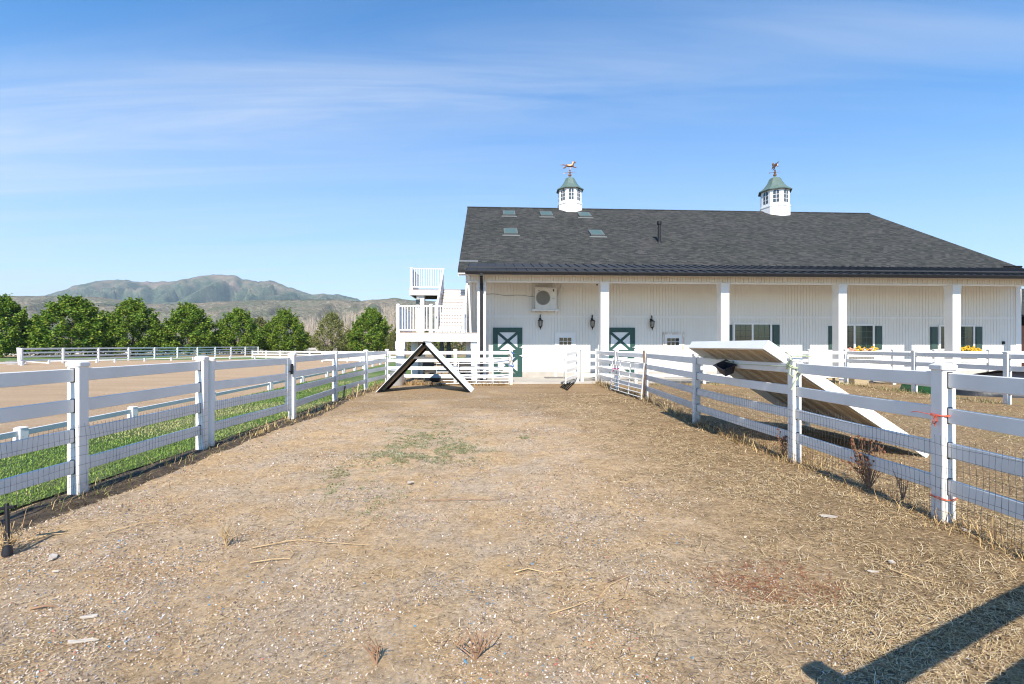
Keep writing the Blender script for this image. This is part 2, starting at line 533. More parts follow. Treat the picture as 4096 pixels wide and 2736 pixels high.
class MB:
    def __init__(self):
        self.v = []
        self.f = []

    def add(self, verts, faces):
        o = len(self.v)
        self.v += [tuple(p) for p in verts]
        self.f += [tuple(i + o for i in fc) for fc in faces]

    def box(self, x0, x1, y0, y1, z0, z1):
        self.add([(x0, y0, z0), (x1, y0, z0), (x1, y1, z0), (x0, y1, z0), (x0, y0, z1), (x1, y0, z1), (x1, y1, z1), (x0, y1, z1)],
                 [(0, 3, 2, 1), (4, 5, 6, 7), (0, 1, 5, 4), (1, 2, 6, 5), (2, 3, 7, 6), (3, 0, 4, 7)])

    def sweep(self, rings, cap=True):
        n = len(rings[0])
        vs = [p for r in rings for p in r]
        fs = []
        for i in range(len(rings) - 1):
            for j in range(n):
                a, b2 = i * n + j, i * n + (j + 1) % n
                fs.append((a, b2, b2 + n, a + n))
        if cap:
            fs.append(tuple(range(n - 1, -1, -1)))
            fs.append(tuple(range((len(rings) - 1) * n, len(rings) * n)))
        self.add(vs, fs)

    def bar(self, p, q, wd, ht, c=0.006, up=(0, 0, 1), bend=None):
        """chamfered rectangular bar from p to q, wd across, ht along up"""
        p, q = Vector(p), Vector(q)
        d = (q - p).normalized()
        up = Vector(up)
        s = d.cross(up)
        if s.length < 1e-5:
            s = Vector((1, 0, 0))
        s.normalize()
        u2 = s.cross(d).normalized()
        a, b2 = wd / 2, ht / 2
        c = min(c, a * .9, b2 * .9)
        pr = [(-a + c, -b2), (a - c, -b2), (a, -b2 + c), (a, b2 - c), (a - c, b2), (-a + c, b2), (-a, b2 - c), (-a, -b2 + c)]
        pts = [p, q] if not bend else [p.lerp(q, i / 6) + Vector((0, 0, -bend * 4 * (i / 6) * (1 - i / 6))) for i in range(7)]
        self.sweep([[o + s * x + u2 * y for x, y in pr] for o in pts])

    def tube(self, pts, r, n=6, r2=None):
        pts = [Vector(p) for p in pts]
        rings = []
        for i, p in enumerate(pts):
            d = (pts[min(i + 1, len(pts) - 1)] - pts[max(i - 1, 0)]).normalized()
            s = d.cross(Vector((0, 0, 1)))
            if s.length < 1e-3:
                s = d.cross(Vector((0, 1, 0)))
            s.normalize()
            u2 = s.cross(d)
            if isinstance(r, (list, tuple)):
                rr = r[i]
            else:
                rr = r if r2 is None else r + (r2 - r) * i / (len(pts) - 1)
            rings.append([p + (s * math.cos(k * 2 * PI / n) + u2 * math.sin(k * 2 * PI / n)) * rr for k in range(n)])
        self.sweep(rings)

    def lathe(self, prof, n=12, o=(0, 0, 0), rot=0.0):
        o = Vector(o)
        self.sweep([[o + Vector((r * math.cos(rot + k * 2 * PI / n), r * math.sin(rot + k * 2 * PI / n), z)) for k in range(n)] for r, z in prof])

    def rsq(self, o, dx, prof, r=0.02, asp=1.0):
        """loft of rounded squares; prof = [(half, z)]"""
        o = Vector(o)
        dx = Vector(dx).normalized()
        dy = Vector((-dx.y, dx.x, 0))
        rings = []
        for h, z in prof:
            rr = min(r, h * .9)
            ring = []
            for qx, qy, a0 in ((1, 1, 0), (-1, 1, 90), (-1, -1, 180), (1, -1, 270)):
                for k in range(4):
                    a = math.radians(a0 + k * 30)
                    x = qx * (h - rr) + rr * math.cos(a)
                    y = qy * (h * asp - rr) + rr * math.sin(a)
                    ring.append(o + dx * x + dy * y + Vector((0, 0, z)))
            rings.append(ring)
        self.sweep(rings)

    def prism(self, poly, d):
        """flat polygon (3D points) pushed by vector d"""
        d = Vector(d)
        n = len(poly)
        vs = [Vector(p) for p in poly] + [Vector(p) + d for p in poly]
        fs = [tuple(range(n)), tuple(range(2 * n - 1, n - 1, -1))]
        for i in range(n):
            j = (i + 1) % n
            fs.append((i, i + n, j + n, j))
        self.add(vs, fs)

    def ball(self, o, r, n=8, m=5, sq=(1, 1, 1)):
        o = Vector(o)
        rings = []
        for i in range(m + 1):
            a = -PI / 2 + PI * i / m
            rad = max(0.02, math.cos(a)) * r
            rings.append([o + Vector((rad * math.cos(k * 2 * PI / n) * sq[0], rad * math.sin(k * 2 * PI / n) * sq[1], r * math.sin(a) * sq[2])) for k in range(n)])
        self.sweep(rings)

    def build(self, name, material, parent=None, world=True, smooth=False, label=None):
        vs = self.v
        if parent is not None and world:
            r = parent
            while r.parent is not None:
                r = r.parent
            lo, a = r.location, r.rotation_euler.z
            c, s = math.cos(-a), math.sin(-a)
            vs = [((x - lo.x) * c - (y - lo.y) * s, (x - lo.x) * s + (y - lo.y) * c, z - lo.z) for x, y, z in vs]
        me = bpy.data.meshes.new(name)
        me.from_pydata(vs, [], self.f)
        bm = bmesh.new()
        bm.from_mesh(me)
        bmesh.ops.recalc_face_normals(bm, faces=bm.faces)
        bm.to_mesh(me)
        bm.free()
        if smooth:
            me.polygons.foreach_set('use_smooth', [True] * len(me.polygons))
            me.set_sharp_from_angle(angle=math.radians(40))
        me.materials.append(material)
        o = bpy.data.objects.new(name, me)
        C.objects.link(o)
        if parent is not None:
            o.parent = parent
        if label:
            o['label'] = label
        return o


def tag(o, label=None, cat=None, group=None, kind=None):
    if label:
        o['label'] = label
    if cat:
        o['category'] = cat
    if group:
        o['group'] = group
    if kind:
        o['kind'] = kind
    return o


def thing(name, label, cat, loc=(0, 0, 0), rz=0.0, group=None):
    o = bpy.data.objects.new(name, None)
    o.empty_display_size = 0.3
    C.objects.link(o)
    o.location = loc
    o.rotation_euler = (0, 0, rz)
    return tag(o, label, cat, group)


def single(name, mb, material, label, cat, group=None, smooth=False):
    xs = [p[0] for p in mb.v]
    ys = [p[1] for p in mb.v]
    o3 = Vector(((min(xs) + max(xs)) / 2, (min(ys) + max(ys)) / 2, min(p[2] for p in mb.v)))
    mb.v = [(p[0] - o3.x, p[1] - o3.y, p[2] - o3.z) for p in mb.v]
    o = mb.build(name, material, None, smooth=smooth)
    o.location = o3
    return tag(o, label, cat, group)


def copy_tree(o, parent=None):
    c = o.copy()
    C.objects.link(c)
    c.parent = parent
    for ch in [k for k in ALL_CHILDREN(o)]:
        copy_tree(ch, c)
    return c


def ALL_CHILDREN(o):
    return [k for k in C.objects if k.parent == o]


def bulk(name, V, Fc, material, tone=None, parent=None):
    """big mesh from numpy arrays (N,3) and (M,4) quads"""
    me = bpy.data.meshes.new(name)
    V = np.ascontiguousarray(V, dtype=np.float32)
    Fc = np.ascontiguousarray(Fc, dtype=np.int32)
    me.vertices.add(len(V))
    me.vertices.foreach_set('co', V.ravel())
    k = Fc.shape[1]
    me.loops.add(Fc.size)
    me.loops.foreach_set('vertex_index', Fc.ravel())
    me.polygons.add(len(Fc))
    me.polygons.foreach_set('loop_start', np.arange(0, Fc.size, k, dtype=np.int32))
    me.update(calc_edges=True)
    if tone is not None:
        a = me.attributes.new('tone', 'FLOAT_COLOR', 'POINT')
        t4 = np.ones((len(V), 4), dtype=np.float32)
        t4[:, :3] = tone
        a.data.foreach_set('color', t4.ravel())
    me.materials.append(material)
    o = bpy.data.objects.new(name, me)
    C.objects.link(o)
    if parent is not None:
        o.parent = parent
    return o


def blades(P, az, tilt, L, W, curve=0.0):
    """two-piece thin blades: base points P, azimuth, tilt from ground, length, width"""
    n = len(P)
    d = np.stack([np.cos(az) * np.cos(tilt), np.sin(az) * np.cos(tilt), np.sin(tilt)], 1)
    s = np.stack([-np.sin(az), np.cos(az), np.zeros(n)], 1)
    mid = P + d * (L * 0.55)[:, None]
    tip = P + d * L[:, None]
    tip[:, 2] -= curve * L * np.sin(np.clip(tilt, 0.02, 2))
    bend = (rng.random(n) - .5)[:, None] * s * (L * 0.25)[:, None]
    mid = mid + bend
    h = (W / 2)[:, None]
    V = np.concatenate([P - s * h, P + s * h, mid + s * h * .85, mid - s * h * .85, tip + s * h * .3, tip - s * h * .3], 0)
    i = np.arange(n)
    Fc = np.concatenate([np.stack([i, i + n, i + 2 * n, i + 3 * n], 1), np.stack([i + 3 * n, i + 2 * n, i + 4 * n, i + 5 * n], 1)], 0)
    return V, Fc


def tones(n, cols, wts=None, jit=0.15):
    cols = np.array(cols)
    k = rng.choice(len(cols), n, p=wts)
    c = cols[k] * (1 + (rng.random((n, 1)) - .5) * 2 * jit)
    return np.clip(c, 0, 1)


# ------------------------------------------------------------------ ground, arena, lawn, hills


def axis(dense, lo, hi, step, grow=1.35):
    a = list(np.arange(dense[0], dense[1] + 1e-6, step))
    s, x = step, dense[1]
    while x < hi:
        s *= grow
        x = min(hi, x + s)
        a.append(x)
    s, x = step, dense[0]
    while x > lo:
        s *= grow
        x = max(lo, x - s)
        a.insert(0, x)
    return np.array(a)


def ground_h(x, y):
    """small bumps in and round the corral only"""
    if not (-7 < x < 16 and 0 < y < 18.5):
        return 0.0
    e = min(1, (18.5 - y) / 3.0, (x + 7) / 2.0, (16 - x) / 4, y / 1.0)
    h = mnoise.noise(Vector((x * .5, y * .5, 0))) * 0.03 + mnoise.noise(Vector((x * 1.9, y * 1.9, 3))) * 0.022 + mnoise.noise(Vector((x * 6, y * 6, 7))) * 0.010
    return (h - 0.008) * e


gx = axis((-5.6, 6.0), -4000, 4000, 0.075)
gy = axis((1.2, 12.0), -300, 4000, 0.075)
GX, GY = np.meshgrid(gx, gy)
GZ = np.array([ground_h(x, y) for x, y in zip(GX.ravel(), GY.ravel())])
V = np.stack([GX.ravel(), GY.ravel(), GZ], 1)
nx, ny = len(gx), len(gy)
idx = np.arange(nx * ny).reshape(ny, nx)
Fc = np.stack([idx[:-1, :-1].ravel(), idx[:-1, 1:].ravel(), idx[1:, 1:].ravel(), idx[1:, :-1].ravel()], 1)
g = bulk('ground', V, Fc, M_ground)
g.data.polygons.foreach_set('use_smooth', [True] * len(g.data.polygons))
tag(g, kind='structure')


def sheet(name, pts, z, material):
    mb = MB()
    mb.add([(x, y, z) for x, y in pts], [tuple(range(len(pts)))])
    return tag(mb.build(name, material), kind='structure')


# the low rail of the arena runs from (-8.1, 8) to (-10.6, 40)
def rail_x(y):
    return -7.65 - 0.098 * (y - 6.0)


sheet('riding_arena', [(rail_x(-6) - .05, -6), (rail_x(44), 44), (-20, 56), (-58, 40), (-58, -6)], 0.004, M_sand)
sheet('lawn', [(-4.86, -4), (-4.92, 7), (-5.05, 10), (-5.3, 16), (-5.36, 19.5), (-5.5, 30), (-9, 46), (rail_x(44) + .1, 44), (rail_x(-4) + .05, -4)], 0.012, M_turf)
sheet('far_lawn', [(-64, 36), (-58, 40), (-20, 56), (-9.0, 46), (-4, 48), (-4, 62), (-70, 62)], 0.008, M_turf)


def hills(name, prof, dn, df, material, amp, freq, back, seed, rough=1.0):
    px = np.arange(-900, 5200, 12.0)
    xs = [p[0] for p in prof]
    hs = [p[1] for p in prof]
    ys = np.interp(px, xs, hs) + np.array([3.2 * mnoise.noise(Vector((q * .018, seed, 0))) + 1.8 * mnoise.noise(Vector((q * .05, seed, 4))) for q in px]) * rough
    rows = 46
    V = []
    for i, (p, yv) in enumerate(zip(px, ys)):
        ky = (1380 - yv) / F
        for j in range(rows + 8):
            tt = j / rows
            if tt <= 1:
                D = dn + (df - dn) * tt
                z = ky * df * (tt ** 0.9)
                fall = math.sin(min(1, tt) * PI) * 1.0
            else:
                D = df + (tt - 1) * back
                z = ky * df * max(0, 1 - (tt - 1) * 5)
                fall = 0.0
            q = Vector(((p - 2048) * D / F * freq, D * freq * 0.32, seed))
            r = 1 - abs(mnoise.noise(q)) * 2
            r += (1 - abs(mnoise.noise(q * 2.3)) * 2) * .5 + (1 - abs(mnoise.noise(q * 5.1)) * 2) * .25
            z += min(.12, r - 1.15) * amp * fall * (z / (ky * df + 1e-3) * .6 + .4)
            if tt == 0:
                z = -0.5
            V.append(((p - 2048) * D / F, D, z + (H if tt > 0 else 0)))
    n1, n2 = len(px), rows + 8
    idx = np.arange(n1 * n2).reshape(n1, n2)
    Fc = np.stack([idx[:-1, :-1].ravel(), idx[1:, :-1].ravel(), idx[1:, 1:].ravel(), idx[:-1, 1:].ravel()], 1)
    o = bulk(name, np.array(V), Fc, material)
    o.data.polygons.foreach_set('use_smooth', [True] * len(o.data.polygons))
    return tag(o, kind='structure')


hills('mountain', [(-900, 1330), (-300, 1260), (0, 1215), (175, 1182), (230, 1165), (300, 1145), (380, 1125), (430, 1120), (490, 1118), (530, 1123), (570, 1130), (640, 1128), (700, 1122), (760, 1112), (800, 1105), (860, 1099), (940, 1100), (970, 1117), (1000, 1121), (1060, 1126), (1085, 1121), (1150, 1146), (1230, 1174), (1300, 1176), (1370, 1180), (1450, 1205), (1600, 1240), (2200, 1300), (5200, 1330)],
      1900, 3000, M_mount, 420, 0.0046, 500, 3.0, 2.4)
hills('foothill', [(-900, 1160), (0, 1184), (175, 1183), (400, 1188), (520, 1205), (640, 1216), (760, 1212), (1000, 1201), (1340, 1197), (1440, 1205), (1500, 1198), (1580, 1192), (1640, 1200), (1760, 1206), (1900, 1215), (2500, 1240), (3500, 1230), (5200, 1200)],
      650, 1150, M_foot, 60, 0.010, 300, 9.0)

# ------------------------------------------------------------------ barn
barn = thing('barn', 'long white barn with dark shingle roof, covered porch and two cupolas', 'barn', BO, TH)
Z_SLAB = 0.084
# concrete apron under the porch
mb = MB()
xL, xR = lx(1890, -2.9), lx(4066, 0)
mb.box(xL, xR + 3, -2.95, 0.3, -0.1, Z_SLAB)
sl = mb.build('porch_slab', M_conc, barn, world=False)


def grooved(mb, x0, x1, y, z0, z1, pitch, gw=0.018, gd=0.016, jit=0.0):
    """siding sheet at plane y with real vertical grooves"""
    pts = []
    x = x0
    while x < x1 - 1e-4:
        xe = min(x1, x + pitch)
        pts += [(x, y), (xe - gw, y), (xe - gw + .002, y + gd), (xe - .002, y + gd)]
        x = xe
    pts.append((x1, y))
    vs, fs = [], []
    for px_, py_ in pts:
        vs += [(px_, py_, z0), (px_, py_, z1)]
    for i in range(len(pts) - 1):
        fs.append((2 * i, 2 * i + 2, 2 * i + 3, 2 * i + 1))
    mb.add(vs, fs)


wx0, wx1 = lx(1864, 0), lx(4072, 0)
z_band0, z_band1 = lz(2300, 1269.5, 0), lz(2300, 1263, 0)
mb = MB()
grooved(mb, wx0, wx1, 0.0, 0.33, z_band0, 0.152)
grooved(mb, wx0, wx1, 0.0, z_band1, 5.35, 0.152)
# end walls and back
ry = 9.8
for xx in (wx0, wx1):
    mb.prism([(xx, .02, 0.0), (xx, 2 * ry - .02, 0.0), (xx, 2 * ry - .02, 5.3), (xx, ry, 10.9), (xx, .02, 5.3)], (0.05 if xx == wx0 else -0.05, 0, 0))
mb.box(wx0, wx1, 2 * ry - .08, 2 * ry, 0.0, 5.3)
mb.build('wall', M_siding, barn, world=False)
mb = MB()
mb.box(wx0 + .1, wx1 - .1, -0.012, 0.02, z_band0, z_band1)
mb.build('trim_band', M_trim, barn, world=False)
mb = MB()
mb.box(wx0, wx1, -0.03, 0.3, 0.0, 0.33)
mb.build('foundation', M_conc, barn, world=False)
for a, b2 in ((lx(1863, -.03), lx(1888, -.03)), (lx(4064, -.03), lx(4085, -.03))):
    mb = MB()
    mb.box(a, b2, -0.035, 0.0, 0.0, 5.1)
    mb.build('corner_board', M_trim, barn, world=False)

# main roof: two shingled slopes with thickness
PITCH = 0.586
EY, EZ = -0.55, 5.12
RZ_ = EZ + PITCH * (ry - EY)
rx0, rx1 = lx(1831, EY), lx(4168, EY)


def roof_z(y):
    return EZ + PITCH * (y - EY)


def roof_pt(px, py, lift=0.0):
    """point of the front slope (plus lift along its normal) seen at a photo pixel"""
    lo, hi = EY, ry
    for _ in range(40):
        mid = (lo + hi) / 2
        if lz(px, py, mid) > roof_z(mid):
            lo = mid
        else:
            hi = mid
    y = (lo + hi) / 2
    return Vector((lx(px, y), y, roof_z(y)))


def roof_pt2(px, py):
    # ray / plane
    best = None
    for i in range(0, 2071):
        y = EY + i * 0.005
        d = abs(lz(px, py, y) - roof_z(y))
        if best is None or d < best[0]:
            best = (d, y)
    y = best[1]
    return Vector((lx(px, y), y, roof_z(y)))


mb = MB()
th = 0.14
mb.prism([(rx0, EY, EZ), (rx0, ry, RZ_), (rx0, 2 * ry - EY, EZ), (rx0, 2 * ry - EY, EZ - th), (rx0, ry, RZ_ - th), (rx0, EY, EZ - th)], (rx1 - rx0, 0, 0))
roof = mb.build('roof', M_shingle, barn, world=False)
mb = MB()
mb.prism([(rx0 - .02, ry - .16, RZ_ - .07), (rx0 - .02, ry, RZ_ + .03), (rx0 - .02, ry + .16, RZ_ - .07)], (rx1 - rx0 + .04, 0, 0))
mb.build('ridge_cap', M_shingle, roof, world=False)
for x_ in (rx0, rx1):
    mb = MB()
    e = -.025 if x_ == rx0 else .025
    for sgn in (1, -1):
        yy = EY if sgn == 1 else 2 * ry - EY
        mb.prism([(x_ - e, yy + .02, EZ - .142), (x_ - e, ry, RZ_ - .142), (x_ - e, ry, RZ_ - .30), (x_ - e, yy + .02, EZ - .30)], (-e, 0, 0))
    mb.build('rake_board', M_trim, roof, world=False)
mb = MB()
mb.box(rx0 + .01, lx(1862, EY), EY - .02, EY + .0, EZ - .185, EZ - .142)
mb.box(rx0 + .03, rx1 - .03, EY + .01, .0, EZ - .18, EZ - .145)
mb.build('eave_board', M_trim, roof, world=False)


def on_slope(x0, x1, y0, y1, h0, h1):
    """box lying on the front slope, from y0 (low) to y1 (high), height h along the normal"""
    nrm = Vector((0, -PITCH, 1)).normalized()
    mbx = MB()
    vs = []
    for h in (h0, h1):
        for x, y in ((x0, y0), (x1, y0), (x1, y1), (x0, y1)):
            vs.append(Vector((x, y, roof_z(y))) + nrm * h)
    mbx.add(vs, [(0, 3, 2, 1), (4, 5, 6, 7), (0, 1, 5, 4), (1, 2, 6, 5), (2, 3, 7, 6), (3, 0, 4, 7)])
    return mbx


for (a, t_, b_, l_) in ((2015, 840, 2057, 864), (2161, 842, 2208, 867), (2306, 845, 2360, 870), (2018, 910, 2067, 940), (2350, 915, 2412, 946)):
    pb = roof_pt2((a + b_) / 2 + (6 if a > 2200 else 0), l_)
    pt = roof_pt2((a + b_) / 2, t_)
    wd = 0.80
    yb, yt = pb.y, pb.y + 0.86
    xc = lx((a + b_) / 2 + (4 if a > 2300 else 0), (yb + yt) / 2)
    frame = on_slope(xc - wd / 2, xc + wd / 2, yb, yt, -0.02, 0.11).build('skylight', M_sframe, roof, world=False)
    on_slope(xc - wd / 2 + .07, xc + wd / 2 - .07, yb + .06, yt - .06, 0.09, 0.118).build('skylight_pane', M_skyl, frame, world=False) if False else None
    g1 = on_slope(xc - wd / 2 + .06, xc + wd / 2 - .06, yb + .05, yt - .05, 0.10, 0.116)
    g1.build('skylight_pane', M_skyl, roof, world=False)
    on_slope(xc - wd / 2 - .1, xc + wd / 2 + .1, yb - .14, yb - .002, -0.01, 0.012).build('flashing', M_flash, roof, world=False)

p = roof_pt2(2637, 968)
mb = MB()
mb.lathe([(0.17, -.12), (0.11, .06), (0.085, .08), (0.085, 1.0), (0.13, 1.0), (0.13, 1.16), (0.02, 1.2)], 12, p)
mb.build('vent_pipe', M_black, roof, world=False, smooth=True)
# short snow guards at both ends
p = roof_pt2(1872, 1048)
on_slope(rx0 + .02, lx(1912, p.y), p.y, p.y + .05, 0.01, 0.05).build('snow_guard', M_galv, roof, world=False)
p = roof_pt2(4060, 1071)
on_slope(lx(4016, p.y), rx1 - .02, p.y, p.y + .05, 0.01, 0.09).build('snow_guard', M_black, roof, world=False)

# metal porch roof, gutter, ceiling, beam
PX0, PX1 = lx(1861, -3.1), wx1 + .05
mb = MB()
py0, pz0, py1, pz1 = -3.1, 4.665, 0.16, roof_z(0.16) + .02
mb.prism([(PX0, py0, pz0), (PX0, py1, pz1), (PX0, py1, pz1 - .06), (PX0, py0, pz0 - .06)], (PX1 - PX0, 0, 0))
n = int((PX1 - PX0) / 0.42)
for i in range(n + 1):
    x = PX0 + .03 + i * (PX1 - PX0 - .06) / n
    mb.bar((x, py0 - .005, pz0 + .02), (x, py1 - .02, pz1 + .015), 0.03, 0.045, 0.005)
pr = mb.build('porch_roof', M_metalroof, barn, world=False)
mb = MB()
sl_ = (pz1 - pz0) / (py1 - py0)
ym = py0 + .55
mb.bar((PX0 + .05, ym, pz0 + sl_ * .55 + .085), (PX1 - .05, ym, pz0 + sl_ * .55 + .085), 0.05, 0.07, 0.01)
mb.build('snow_rail', M_metalroof, pr, world=False)
mb = MB()
gz1, gz0 = lz(2400, 1086.5, -3.2), lz(2400, 1100, -3.2)
mb.sweep([[Vector((x, -3.1, gz1)), Vector((x, -3.24, gz1)), Vector((x, -3.24, gz1 - .04)), Vector((x, -3.2, gz0)), Vector((x, -3.08, gz0))] for x in (PX0, PX1)])
mb.build('gutter', M_black, barn, world=False)
mb = MB()
mb.box(PX0 + .05, PX1 - .05, -3.08, -0.01, 4.60, 4.63)
mb.build('porch_ceiling', M_siding, barn, world=False)
CY = -2.5
bz0 = lz(2400, 1129, CY)
mb = MB()
grooved(mb, PX0 + .08, PX1 - .05, CY + .05, bz0 + .03, 4.6, 0.118, 0.022, .02)
mb.box(PX0 + .08, PX1 - .05, CY + .07, CY + .33, bz0 + .031, 4.6)
beam = mb.build('porch_beam', M_siding, barn, world=False)
mb = MB()
mb.box(PX0 + .08, PX1 - .05, CY + .03, CY + .34, bz0, bz0 + .03)
mb.build('beam_trim', M_trim, beam, world=False)

for a, b2 in ((1910, 1943), (2403, 2436), (2884, 2917), (3355, 3388), (3811, 3843), (4254, 4284)):
    x0, x1 = lx(a, CY), lx(b2, CY)
    mb = MB()
    mb.box(x0, x1, CY, CY + (x1 - x0), Z_SLAB, bz0 - .3)
    o = mb.build('porch_column', M_trim, barn, world=False)
    mb = MB()
    mb.box(x0 - .0, x1 + .0, CY - .015, CY + (x1 - x0) + .012, bz0 - .3, bz0 - .145)
    mb.box(x0 - .018, x1 + .018, CY - .024, CY + (x1 - x0) + .02, bz0 - .145, bz0)
    mb.build('capital', M_trim, o, world=False)
# downspout on the first column
xd = lx(1926, CY)
mb = MB()
mb.bar((xd, -3.16, gz0 + .05), (xd, -3.16, gz0 - .08), .13, .11)
mb.bar((xd, -3.15, gz0 - .06), (xd, CY - .09, bz0 - .1), .13, .11)
mb.bar((xd, CY - .075, bz0 - .08), (xd, CY - .075, .15), .135, .12, up=(0, 1, 0))
mb.build('downspout', M_black, barn, world=False)


# ---- stall doors
def stall_door(xa, xb, lab):
    x0, x1 = lx(xa, -.02), lx(xb, -.02)
    zt, zb = lz(xa, 1310.5, -.02), Z_SLAB + .01
    sw = 0.235
    mid0, mid1 = lz(xa, 1428, 0), lz(xa, 1399, 0)
    mb = MB()
    mb.box(x0 + .02, x1 - .02, -.03, .0, zb + .02, zt - .02)
    d = mb.build('stall_door', M_door, barn, world=False, label=lab)
    mb = MB()
    mb.box(x0, x0 + sw, -.055, -.0, zb, zt)
    mb.box(x1 - sw, x1, -.055, -.0, zb, zt)
    mb.box(x0 + sw, x1 - sw, -.053, -.0, zt - .225, zt)
    mb.box(x0 + sw, x1 - sw, -.053, -.0, zb, zb + .17)
    mb.box(x0 + sw, x1 - sw, -.053, -.0, mid0, (mid0 + mid1) / 2 - .008)
    mb.box(x0 + sw, x1 - sw, -.053, -.0, (mid0 + mid1) / 2 + .008, mid1)
    mb.build('door_frame', M_green, d, world=False)
    for (zz0, zz1) in ((mid1, zt - .225), (zb + .17, mid0)):
        mb = MB()
        mb.bar((x0 + sw - .06, -.043, zz0 - .05), (x1 - sw + .06, -.043, zz1 + .05), .016, .185, .003, up=(0, 0, 1))
        mb.bar((x0 + sw - .06, -.0405, zz1 + .05), (x1 - sw + .06, -.0405, zz0 - .05), .016, .185, .003, up=(0, 0, 1))
        # trim the brace ends behind the frame
        mb.v = [(min(max(a, x0 + sw - .1), x1 - sw + .1), b2, min(max(c, zz0 - .06), zz1 + .06)) for a, b2, c in mb.v]
        mb.build('cross_brace', M_green, d, world=False)
    for zz in (mid1 + .12, mid0 + .06):
        mb = MB()
        mb.tube([(x1 - .14, -.075, zz), (x1 + .05, -.075, zz)], .014)
        mb.box(x1 - .06, x1 - .02, -.085, -.05, zz - .05, zz + .05)
        mb.build('latch', M_galv, d, world=False)


stall_door(1972, 2089, 'dark green stall door nearest the stairs, fully in view')
stall_door(2423, 2539, 'dark green stall door partly behind a porch column')


# ---- walk-through doors
def walk_door(fa, fb, da, db, top, wa, wb, wt, wbm, fm, lab):
    y = -.02
    x0, x1 = lx(da, y), lx(db, y)
    zt = lz(da, top, y)
    mb = MB()
    mb.box(x0, x1, -.025, .0, Z_SLAB + .02, zt)
    d = mb.build('entry_door', M_door, barn, world=False, label=lab)
    mb = MB()
    f0, f1 = lx(fa, y), lx(fb, y)
    mb.box(f0, x0, -.045, .0, Z_SLAB, zt + .1)
    mb.box(x1, f1, -.045, .0, Z_SLAB, zt + .1)
    mb.box(x0, x1, -.045, .0, zt, zt + .1)
    mb.build('door_frame', fm, d, world=False)
    g0, g1, gz0_, gz1_ = lx(wa, y), lx(wb, y), lz(wa, wbm, y), lz(wa, wt, y)
    mb = MB()
    mb.box(g0, g1, -.034, -.026, gz0_, gz1_)
    mb.build('window_panes', M_glass, d, world=False)
    mb = MB()
    for i in range(4):
        x = g0 + (g1 - g0) * i / 3
        mb.box(x - .010, x + .010, -.045, -.03, gz0_ - .012, gz1_ + .012)
    for i in range(3):
        z = gz0_ + (gz1_ - gz0_) * i / 2
        mb.box(g0, g1, -.043, -.031, z - .010, z + .010)
    mb.build('muntins', M_door, d, world=False)
    mb = MB()
    xm = (x0 + x1) / 2
    for a, b2 in ((x0 + .1, xm - .05), (xm + .05, x1 - .1)):
        for z0, z1 in ((gz0_ - .55, gz0_ - .15), (Z_SLAB + .2, gz0_ - .65)):
            mb.box(a, b2, -.032, -.024, z0, z1)
    mb.build('raised_panel', M_door, d, world=False)
    mb = MB()
    mb.ball((x0 + .07, -.06, Z_SLAB + .95), .03)
    mb.build('door_knob', M_galv, d, world=False)


walk_door(2219, 2302, 2226, 2297, 1338, 2236, 2286, 1350, 1380, M_trim, 'white entry door with six small panes beside the first stall door')
walk_door(2651, 2737, 2659, 2728, 1338, 2667, 2716, 1352, 1382, M_peel, 'white entry door whose frame paint is peeling')


# ---- windows and shutters
def window(xa, xb, yt, yb, lab, mull=0.5, sh=()):
    y = -.02
    x0, x1, z0, z1 = lx(xa, y), lx(xb, y), lz(xa, yb, y), lz(xa, yt, y)
    mb = MB()
    e = .085
    mb.box(x0, x0 + e, -.05, .0, z0, z1)
    mb.box(x1 - e, x1, -.05, .0, z0, z1)
    mb.box(x0 + e, x1 - e, -.05, .0, z1 - e, z1)
    mb.box(x0 + e, x1 - e, -.05, .0, z0, z0 + e)
    xm = x0 + (x1 - x0) * mull
    mb.box(xm - .045, xm + .045, -.047, .0, z0 + e, z1 - e)
    wn = mb.build('window', M_trim, barn, world=False, label=lab)
    for k, (a, b2) in enumerate(((x0 + e, xm - .045), (xm + .045, x1 - e))):
        mb = MB()
        mb.box(a, b2, -.012, -.004, z0 + e, z1 - e)
        mb.build('pane', M_glass if k == 0 else M_glass2, wn, world=False)
        mb = MB()
        for i in (1, 2):
            x = a + (b2 - a) * i / 3
            mb.box(x - .008, x + .008, -.018, -.010, z0 + e, z1 - e)
        for i in (1, 2, 3):
            z = z0 + e + (z1 - z0 - 2 * e) * i / 4
            mb.box(a, b2, -.017, -.011, z - .008, z + .008)
        mb.build('muntins', M_shut if k == 0 else M_patina, wn, world=False)
    for a, b2 in sh:
        s0, s1 = lx(a, y), lx(b2, y)
        zz0, zz1 = lz(a, yb - 4, y), lz(a, yt + 8, y)
        mb = MB()
        mb.box(s0, s1, -.03, -.001, zz0, zz1)
        so = mb.build('shutter', M_shut, barn, world=False)
        mb = MB()
        h = (zz1 - zz0)
        for q0, q1 in ((.06, .48), (.54, .93)):
            mb.box(s0 + .05, s1 - .05, -.042, -.028, zz0 + h * q0, zz0 + h * q1)
        mb.build('raised_panel', M_shut, so, world=False)


window(2932, 3087, 1291, 1402, 'sliding window above the tilted white panel', .5, ((2900, 2929), (3090, 3118)))
window(3349, 3497, 1296, 1402, 'sliding window whose sill holds pink and yellow flowers', .46, ((3314, 3343), (3500, 3528)))
window(3755, 3898, 1299, 1402, 'sliding window half hidden by the last porch column in view', .46, ((3721, 3751), (3902, 3929)))


